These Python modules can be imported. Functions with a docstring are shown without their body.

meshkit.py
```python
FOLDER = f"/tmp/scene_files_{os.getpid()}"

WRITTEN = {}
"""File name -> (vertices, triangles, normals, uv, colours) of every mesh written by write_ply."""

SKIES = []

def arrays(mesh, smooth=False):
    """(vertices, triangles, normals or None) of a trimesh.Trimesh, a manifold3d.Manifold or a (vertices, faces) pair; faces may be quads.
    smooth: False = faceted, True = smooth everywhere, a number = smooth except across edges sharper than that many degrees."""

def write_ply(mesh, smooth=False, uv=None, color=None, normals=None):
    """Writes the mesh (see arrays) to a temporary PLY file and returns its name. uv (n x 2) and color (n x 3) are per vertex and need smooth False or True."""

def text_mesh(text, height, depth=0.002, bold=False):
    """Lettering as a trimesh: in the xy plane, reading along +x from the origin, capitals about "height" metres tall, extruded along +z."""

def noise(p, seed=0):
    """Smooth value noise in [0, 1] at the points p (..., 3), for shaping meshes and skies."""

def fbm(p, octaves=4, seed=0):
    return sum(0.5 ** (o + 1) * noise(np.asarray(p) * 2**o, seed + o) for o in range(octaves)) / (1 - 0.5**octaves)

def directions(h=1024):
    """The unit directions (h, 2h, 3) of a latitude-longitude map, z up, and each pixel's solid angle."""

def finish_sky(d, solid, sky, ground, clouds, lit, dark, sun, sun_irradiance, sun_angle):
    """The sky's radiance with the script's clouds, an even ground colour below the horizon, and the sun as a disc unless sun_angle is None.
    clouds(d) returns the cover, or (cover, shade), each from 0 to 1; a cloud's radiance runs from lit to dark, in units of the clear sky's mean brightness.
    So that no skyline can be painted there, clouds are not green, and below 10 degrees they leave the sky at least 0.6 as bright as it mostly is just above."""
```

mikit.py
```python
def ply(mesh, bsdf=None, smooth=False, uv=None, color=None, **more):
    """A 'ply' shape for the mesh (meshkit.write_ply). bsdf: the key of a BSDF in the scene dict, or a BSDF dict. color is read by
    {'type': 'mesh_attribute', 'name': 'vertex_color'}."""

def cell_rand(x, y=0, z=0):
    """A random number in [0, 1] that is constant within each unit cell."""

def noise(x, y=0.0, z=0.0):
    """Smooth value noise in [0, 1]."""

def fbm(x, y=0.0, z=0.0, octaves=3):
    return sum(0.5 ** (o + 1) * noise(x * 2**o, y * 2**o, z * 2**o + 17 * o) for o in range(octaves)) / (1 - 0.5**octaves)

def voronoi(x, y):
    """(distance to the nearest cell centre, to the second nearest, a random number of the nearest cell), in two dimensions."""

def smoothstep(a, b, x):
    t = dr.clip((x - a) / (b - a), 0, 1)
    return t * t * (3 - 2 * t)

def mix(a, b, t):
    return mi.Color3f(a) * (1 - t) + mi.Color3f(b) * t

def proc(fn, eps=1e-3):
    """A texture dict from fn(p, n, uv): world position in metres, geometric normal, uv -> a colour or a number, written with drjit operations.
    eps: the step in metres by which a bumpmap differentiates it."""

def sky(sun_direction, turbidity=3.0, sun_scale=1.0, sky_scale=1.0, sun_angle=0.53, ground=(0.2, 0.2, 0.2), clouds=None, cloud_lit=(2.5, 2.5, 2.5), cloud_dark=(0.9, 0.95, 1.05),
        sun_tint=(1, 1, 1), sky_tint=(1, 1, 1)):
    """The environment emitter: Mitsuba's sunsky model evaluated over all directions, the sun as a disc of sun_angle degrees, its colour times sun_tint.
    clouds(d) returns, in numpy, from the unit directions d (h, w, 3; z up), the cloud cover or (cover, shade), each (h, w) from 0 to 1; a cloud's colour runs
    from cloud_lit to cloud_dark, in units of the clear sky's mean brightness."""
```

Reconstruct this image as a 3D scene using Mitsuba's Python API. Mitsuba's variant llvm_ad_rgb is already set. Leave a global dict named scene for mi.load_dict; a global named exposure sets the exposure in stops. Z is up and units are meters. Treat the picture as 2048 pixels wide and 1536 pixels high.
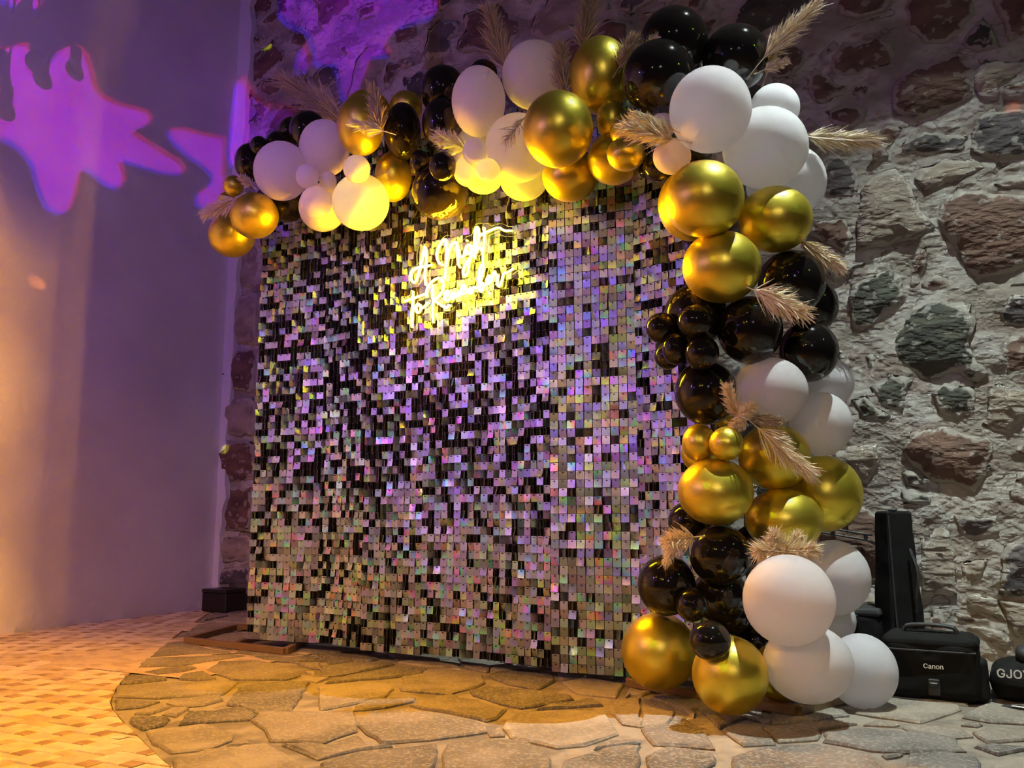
import math, random
import numpy as np
import trimesh, shapely
from shapely.geometry import Polygon, LineString, Point, box
from shapely.ops import unary_union
import mitsuba as mi
import drjit as dr
import mikit, meshkit
from mikit import proc, fbm, noise, voronoi, smoothstep, mix

T = mi.ScalarTransform4f
scene, labels = {}, {}

# ------------------------------------------------------------------ camera
# x runs along the stone wall, y into it, z up (metres); the photographer crouches at the origin
EYE = np.array([0.0, 0.0, 0.555])
PITCH, YAW = math.radians(8.4), math.radians(30)
FWD = np.array([-math.sin(YAW) * math.cos(PITCH), math.cos(YAW) * math.cos(PITCH), math.sin(PITCH)])
RIGHT = np.array([math.cos(YAW), math.sin(YAW), 0.0])
UP = np.cross(RIGHT, FWD)
scene['camera'] = {'type': 'perspective', 'fov': math.degrees(2 * math.atan(1024 / 1800)), 'fov_axis': 'x', 'near_clip': 0.05, 'far_clip': 100.0,
                   'to_world': T().look_at(origin=EYE.tolist(), target=(EYE + FWD).tolist(), up=[0, 0, 1])}

# ------------------------------------------------------------------ lights
exposure = 0.0
def rgb(*c): return {'type': 'rgb', 'value': list(c)}
def spot(name, at, to, colour, cutoff, beam, weight=1.0):
    scene[name] = {'type': 'spot', 'to_world': T().look_at(origin=list(at), target=list(to), up=[0.01, 0.02, 1]), 'intensity': rgb(*colour), 'cutoff_angle': cutoff, 'beam_width': beam, 'sampling_weight': weight}
scene['hall_ambience'] = {'type': 'constant', 'radiance': rgb(0.024, 0.018, 0.024), 'sampling_weight': 2.0}
spot('hall_wash', (1.6, -2.2, 2.4), (-0.95, 2.7, 1.35), (8.8, 7.6, 8.4), 25, 9, 2.0)          # soft hall light from behind the camera
spot('ceiling_spot', (0.10, 2.74, 4.1), (-0.14, 3.05, 0.5), (58, 68, 68), 33, 14, 2.0)             # downlight over the balloon column
spot('warm_spot', (-2.6, -0.5, 2.4), (-2.9, 1.4, 0.0), (30, 13, 0.35), 40, 14)              # amber lamp over the tiles
spot('wall_amber', (-2.5, -0.4, 1.0), (-4.27, 1.74, 0.30), (40, 18, 4.4), 9.6, 7.2)           # amber beams along the plaster wall
spot('wall_amber_upper', (-2.5, -0.4, 1.0), (-4.27, 1.74, 1.15), (40, 18, 4.4), 9.6, 6.4)
spot('lilac_wash', (1.8, -1.2, 2.6), (-4.1, -0.6, 1.1), (17, 17, 40), 24, 16)                 # lilac stage wash on the plaster wall beside the camera
spot('violet_wash', (-1.5, -1.6, 3.2), (-4.4, 3.9, 1.7), (8, 3.2, 25), 30, 14)               # violet stage wash on the left corner
spot('amber_wash', (-1.2, -1.2, 2.2), (-1.55, 1.9, 0.0), (18, 9.2, 0.0), 30, 10)            # amber on the flagstones
for k, (at, to, col) in enumerate((((-3.9, 1.6, 1.34), (-2.7, 2.88, 1.12), (0.30, 0.10, 0.85)), ((-3.6, 1.0, 1.46), (-2.18, 2.88, 1.12), (0.60, 0.16, 1.0)),
                                   ((-3.3, -0.35, 1.75), (-1.6, 2.88, 1.12), (1.25, 0.45, 3.9)), ((-3.03, -1.5, 1.95), (-1.2, 2.88, 1.12), (1.4, 0.8, 5.5)))):
    spot('violet_beam_%d' % (k + 1), at, to, col, 20, 8)                                       # violet stage lamps on the sequins
# small coloured dots thrown by the party light
spot('dot_green', (0.9, -0.4, 3.5), (-4.23, 4.05, 3.65), (480, 760, 15), 0.28, 0.2, 1.0)
spot('dot_yellow', (-1.5, -1.5, 3.0), (-4.40, 4.0, 0.98), (260, 330, 8), 0.30, 0.2, 1.0)
spot('dot_orange', (0.2, -1.5, 2.6), (-4.35, 2.67, 1.74), (150, 36, 6), 0.36, 0.1, 1.0)
spot('dot_red', (1.0, -0.5, 2.9), (0.04, 4.05, 2.22), (60, 12, 4), 0.45, 0.1, 1.0)

# ------------------------------------------------------------------ measured layout (metres)
WALL_STONES = [[[-0.33,2.868],[-0.066,2.785],[-0.086,2.672],[-0.128,2.609],[-0.193,2.568],[-0.268,2.589],[-0.342,2.671]],[[-0.012,2.768],[0.179,2.708],[0.162,2.483],[0.048,2.508],[0.019,2.611]],[[-0.659,2.619],[-0.6,2.682],[-0.449,2.655],[-0.386,2.592],[-0.417,2.523],[-0.594,2.523],[-0.655,2.563]],[[-0.722,2.66],[-0.641,2.709],[-0.621,2.672],[-0.709,2.633]],[[-0.409,2.415],[-0.353,2.476],[-0.147,2.504],[-0.097,2.424],[-0.111,2.297],[-0.187,2.271],[-0.315,2.25],[-0.417,2.288]],[[-0.094,2.379],[-0.053,2.442],[0.029,2.42],[0.09,2.418],[0.086,2.359],[-0.002,2.316],[-0.014,2.273],[-0.064,2.271],[-0.098,2.308]],[[0.007,2.308],[0.151,2.338],[0.143,2.221],[0.004,2.266]],[[-0.407,2.115],[-0.358,2.178],[-0.293,2.186],[-0.134,2.136],[-0.161,2.07],[-0.274,2.08]],[[-0.145,2.06],[-0.094,2.192],[-0.043,2.23],[0.139,2.173],[0.125,1.989],[-0.058,2.013]],[[-0.7,2.37],[-0.615,2.389],[-0.521,2.336],[-0.537,2.294],[-0.594,2.253],[-0.675,2.31]],[[-0.568,1.968],[-0.539,2.008],[-0.43,2.053],[-0.361,1.966],[-0.344,1.88],[-0.288,1.759],[-0.321,1.736],[-0.476,1.703],[-0.593,1.699],[-0.589,1.823]],[[-0.35,1.986],[-0.326,2.025],[-0.226,2.048],[-0.106,2.016],[-0.084,1.979],[-0.208,1.944],[-0.309,1.924]],[[-0.733,2.137],[-0.696,2.168],[-0.6,2.14],[-0.577,2.015],[-0.586,1.942],[-0.719,1.981]],[[-0.275,1.771],[-0.264,1.84],[-0.186,1.911],[0.057,1.831],[0.109,1.774],[0.094,1.562],[-0.045,1.528],[-0.139,1.527],[-0.194,1.604]],[[-0.052,1.9],[-0.017,1.921],[0.121,1.928],[0.116,1.868],[-0.02,1.88]],[[-0.812,1.815],[-0.753,1.866],[-0.642,1.862],[-0.607,1.752],[-0.65,1.7],[-0.729,1.771]],[[-0.641,1.493],[-0.631,1.55],[-0.469,1.608],[-0.421,1.551],[-0.418,1.48],[-0.466,1.429],[-0.548,1.367],[-0.635,1.348]],[[-0.352,1.528],[-0.306,1.564],[-0.235,1.526],[-0.25,1.487],[-0.311,1.495],[-0.354,1.507]],[[-0.396,1.534],[-0.378,1.631],[-0.324,1.679],[-0.321,1.622],[-0.361,1.529],[-0.386,1.497]],[[-0.474,1.289],[-0.415,1.423],[-0.313,1.453],[-0.17,1.415],[-0.163,1.34],[-0.199,1.249],[-0.131,1.122],[-0.168,1.099],[-0.26,1.133],[-0.383,1.122],[-0.473,1.205]],[[-0.068,1.369],[-0.029,1.432],[0.084,1.431],[0.075,1.307],[-0.06,1.315]],[[-0.077,1.237],[-0.04,1.273],[0.071,1.262],[0.058,1.082],[-0.063,1.117]],[[-0.569,1.101],[-0.495,1.151],[-0.408,1.131],[-0.437,1.05],[-0.454,0.983],[-0.541,1.016]],[[-0.65,1.05],[-0.59,1.067],[-0.548,1.009],[-0.492,0.971],[-0.532,0.946],[-0.621,0.972]],[[-0.338,1.057],[-0.287,1.094],[-0.181,1.073],[-0.188,0.968],[-0.249,0.945],[-0.319,0.975]],[[-0.581,1.243],[-0.547,1.254],[-0.546,1.162],[-0.586,1.137]],[[-0.463,0.834],[-0.421,0.9],[-0.298,0.921],[-0.183,0.876],[-0.127,0.847],[-0.146,0.745],[-0.209,0.656],[-0.359,0.71],[-0.429,0.765]],[[-0.749,0.816],[-0.667,0.855],[-0.563,0.851],[-0.554,0.783],[-0.611,0.688],[-0.649,0.703]],[[-0.699,1.282],[-0.66,1.25],[-0.65,1.178],[-0.69,1.195]],[[-0.467,0.753],[-0.431,0.745],[-0.366,0.697],[-0.386,0.671],[-0.46,0.672]],[[-0.478,0.665],[-0.355,0.641],[-0.376,0.605],[-0.47,0.61]],[[-0.291,0.557],[-0.146,0.557],[-0.134,0.475],[-0.219,0.459],[-0.274,0.489]],[[-0.089,0.654],[0.019,0.687],[0.012,0.598],[-0.084,0.626]],[[-0.057,0.733],[0.022,0.731],[0.018,0.681],[-0.066,0.686]],[[-0.124,0.445],[0.005,0.505],[-0.013,0.26],[-0.149,0.255]],[[-0.422,0.472],[-0.342,0.523],[-0.303,0.491],[-0.296,0.424],[-0.302,0.248],[-0.424,0.243]],[[-0.276,0.378],[-0.183,0.391],[-0.198,0.327],[-0.243,0.278],[-0.279,0.325]],[[-0.31,0.18],[-0.188,0.169],[-0.19,0.141],[-0.297,0.135]],[[-0.27,0.119],[-0.248,0.132],[-0.138,0.123],[-0.121,0.075],[-0.144,0.04]],[[-0.26,0.26],[-0.165,0.244],[-0.137,0.161],[-0.264,0.202]],[[-0.15,0.226],[-0.014,0.242],[-0.024,0.111],[-0.108,0.097]],[[-4.445,3.527],[-4.389,3.636],[-4.186,3.703],[-4.075,3.607],[-4.059,3.528],[-4.139,3.485],[-4.21,3.485],[-4.268,3.444],[-4.377,3.434]],[[-4.0,3.744],[-3.917,3.701],[-3.868,3.632],[-3.923,3.583],[-4.006,3.625]],[[-4.315,3.409],[-4.232,3.434],[-4.112,3.413],[-4.061,3.336],[-4.082,3.286],[-4.2,3.297],[-4.287,3.355]],[[-3.811,3.345],[-3.736,3.415],[-3.615,3.383],[-3.578,3.267],[-3.807,3.245]],[[-3.813,3.929],[-3.502,3.832],[-3.541,3.718],[-3.659,3.69],[-3.745,3.634],[-3.781,3.699]],[[-3.181,3.481],[-3.122,3.498],[-3.004,3.481],[-2.983,3.39],[-3.08,3.375],[-3.168,3.34]],[[-2.923,3.248],[-2.887,3.38],[-2.812,3.425],[-2.683,3.387],[-2.682,3.313],[-2.737,3.296],[-2.727,3.211],[-2.847,3.211],[-2.912,3.187]],[[-3.234,3.179],[-3.196,3.271],[-3.038,3.254],[-2.989,3.199],[-3.115,3.208],[-3.173,3.13],[-3.212,3.097]],[[-2.815,3.618],[-2.63,3.56],[-2.739,3.494],[-2.804,3.472]],[[-4.516,3.26],[-4.393,3.288],[-4.34,3.219],[-4.46,3.172]],[[-4.608,3.13],[-4.483,3.14],[-4.344,3.081],[-4.426,3.025],[-4.575,3.01]],[[-4.65,4.16],[-4.215,4.026],[-4.186,3.931],[-4.257,3.895],[-4.539,4.027],[-4.632,4.085]],[[-3.63,3.511],[-3.565,3.502],[-3.51,3.434],[-3.573,3.425]],[[-3.637,3.124],[-3.595,3.149],[-3.551,3.103],[-3.603,3.072]],[[-3.974,3.441],[-3.858,3.393],[-3.831,3.296],[-3.897,3.258],[-4.015,3.342]],[[-3.477,3.717],[-3.33,3.708],[-3.266,3.653],[-3.306,3.604],[-3.431,3.623]],[[-4.623,3.944],[-4.481,3.912],[-4.4,3.821],[-4.472,3.764],[-4.602,3.82]],[[-4.579,2.389],[-4.243,2.362],[-4.201,2.017],[-4.425,2.02],[-4.568,2.072]],[[-4.558,2.003],[-4.216,1.967],[-4.201,1.633],[-4.541,1.672]],[[-4.546,1.62],[-4.213,1.602],[-4.206,1.339],[-4.52,1.367]],[[-4.526,1.316],[-4.195,1.3],[-4.194,1.055],[-4.518,1.069]],[[-4.516,1.03],[-4.197,1.023],[-4.186,0.775],[-4.498,0.768]],[[-4.505,0.737],[-4.193,0.738],[-4.186,0.469],[-4.487,0.473]],[[-4.498,0.43],[-4.192,0.439],[-4.188,0.294],[-4.486,0.263]],[[-4.492,0.226],[-4.186,0.258],[-4.185,0.091],[-4.487,0.079]],[[-0.918,2.795],[-0.771,2.741],[-0.787,2.622],[-0.858,2.566],[-0.955,2.616]],[[-0.623,2.945],[-0.366,2.865],[-0.423,2.772],[-0.538,2.775],[-0.62,2.831]],[[-1.363,3.15],[-1.223,3.106],[-1.25,3.035],[-1.327,3.039]],[[-1.574,3.099],[-1.471,3.095],[-1.404,3.103],[-1.498,3.065]]]
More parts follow.
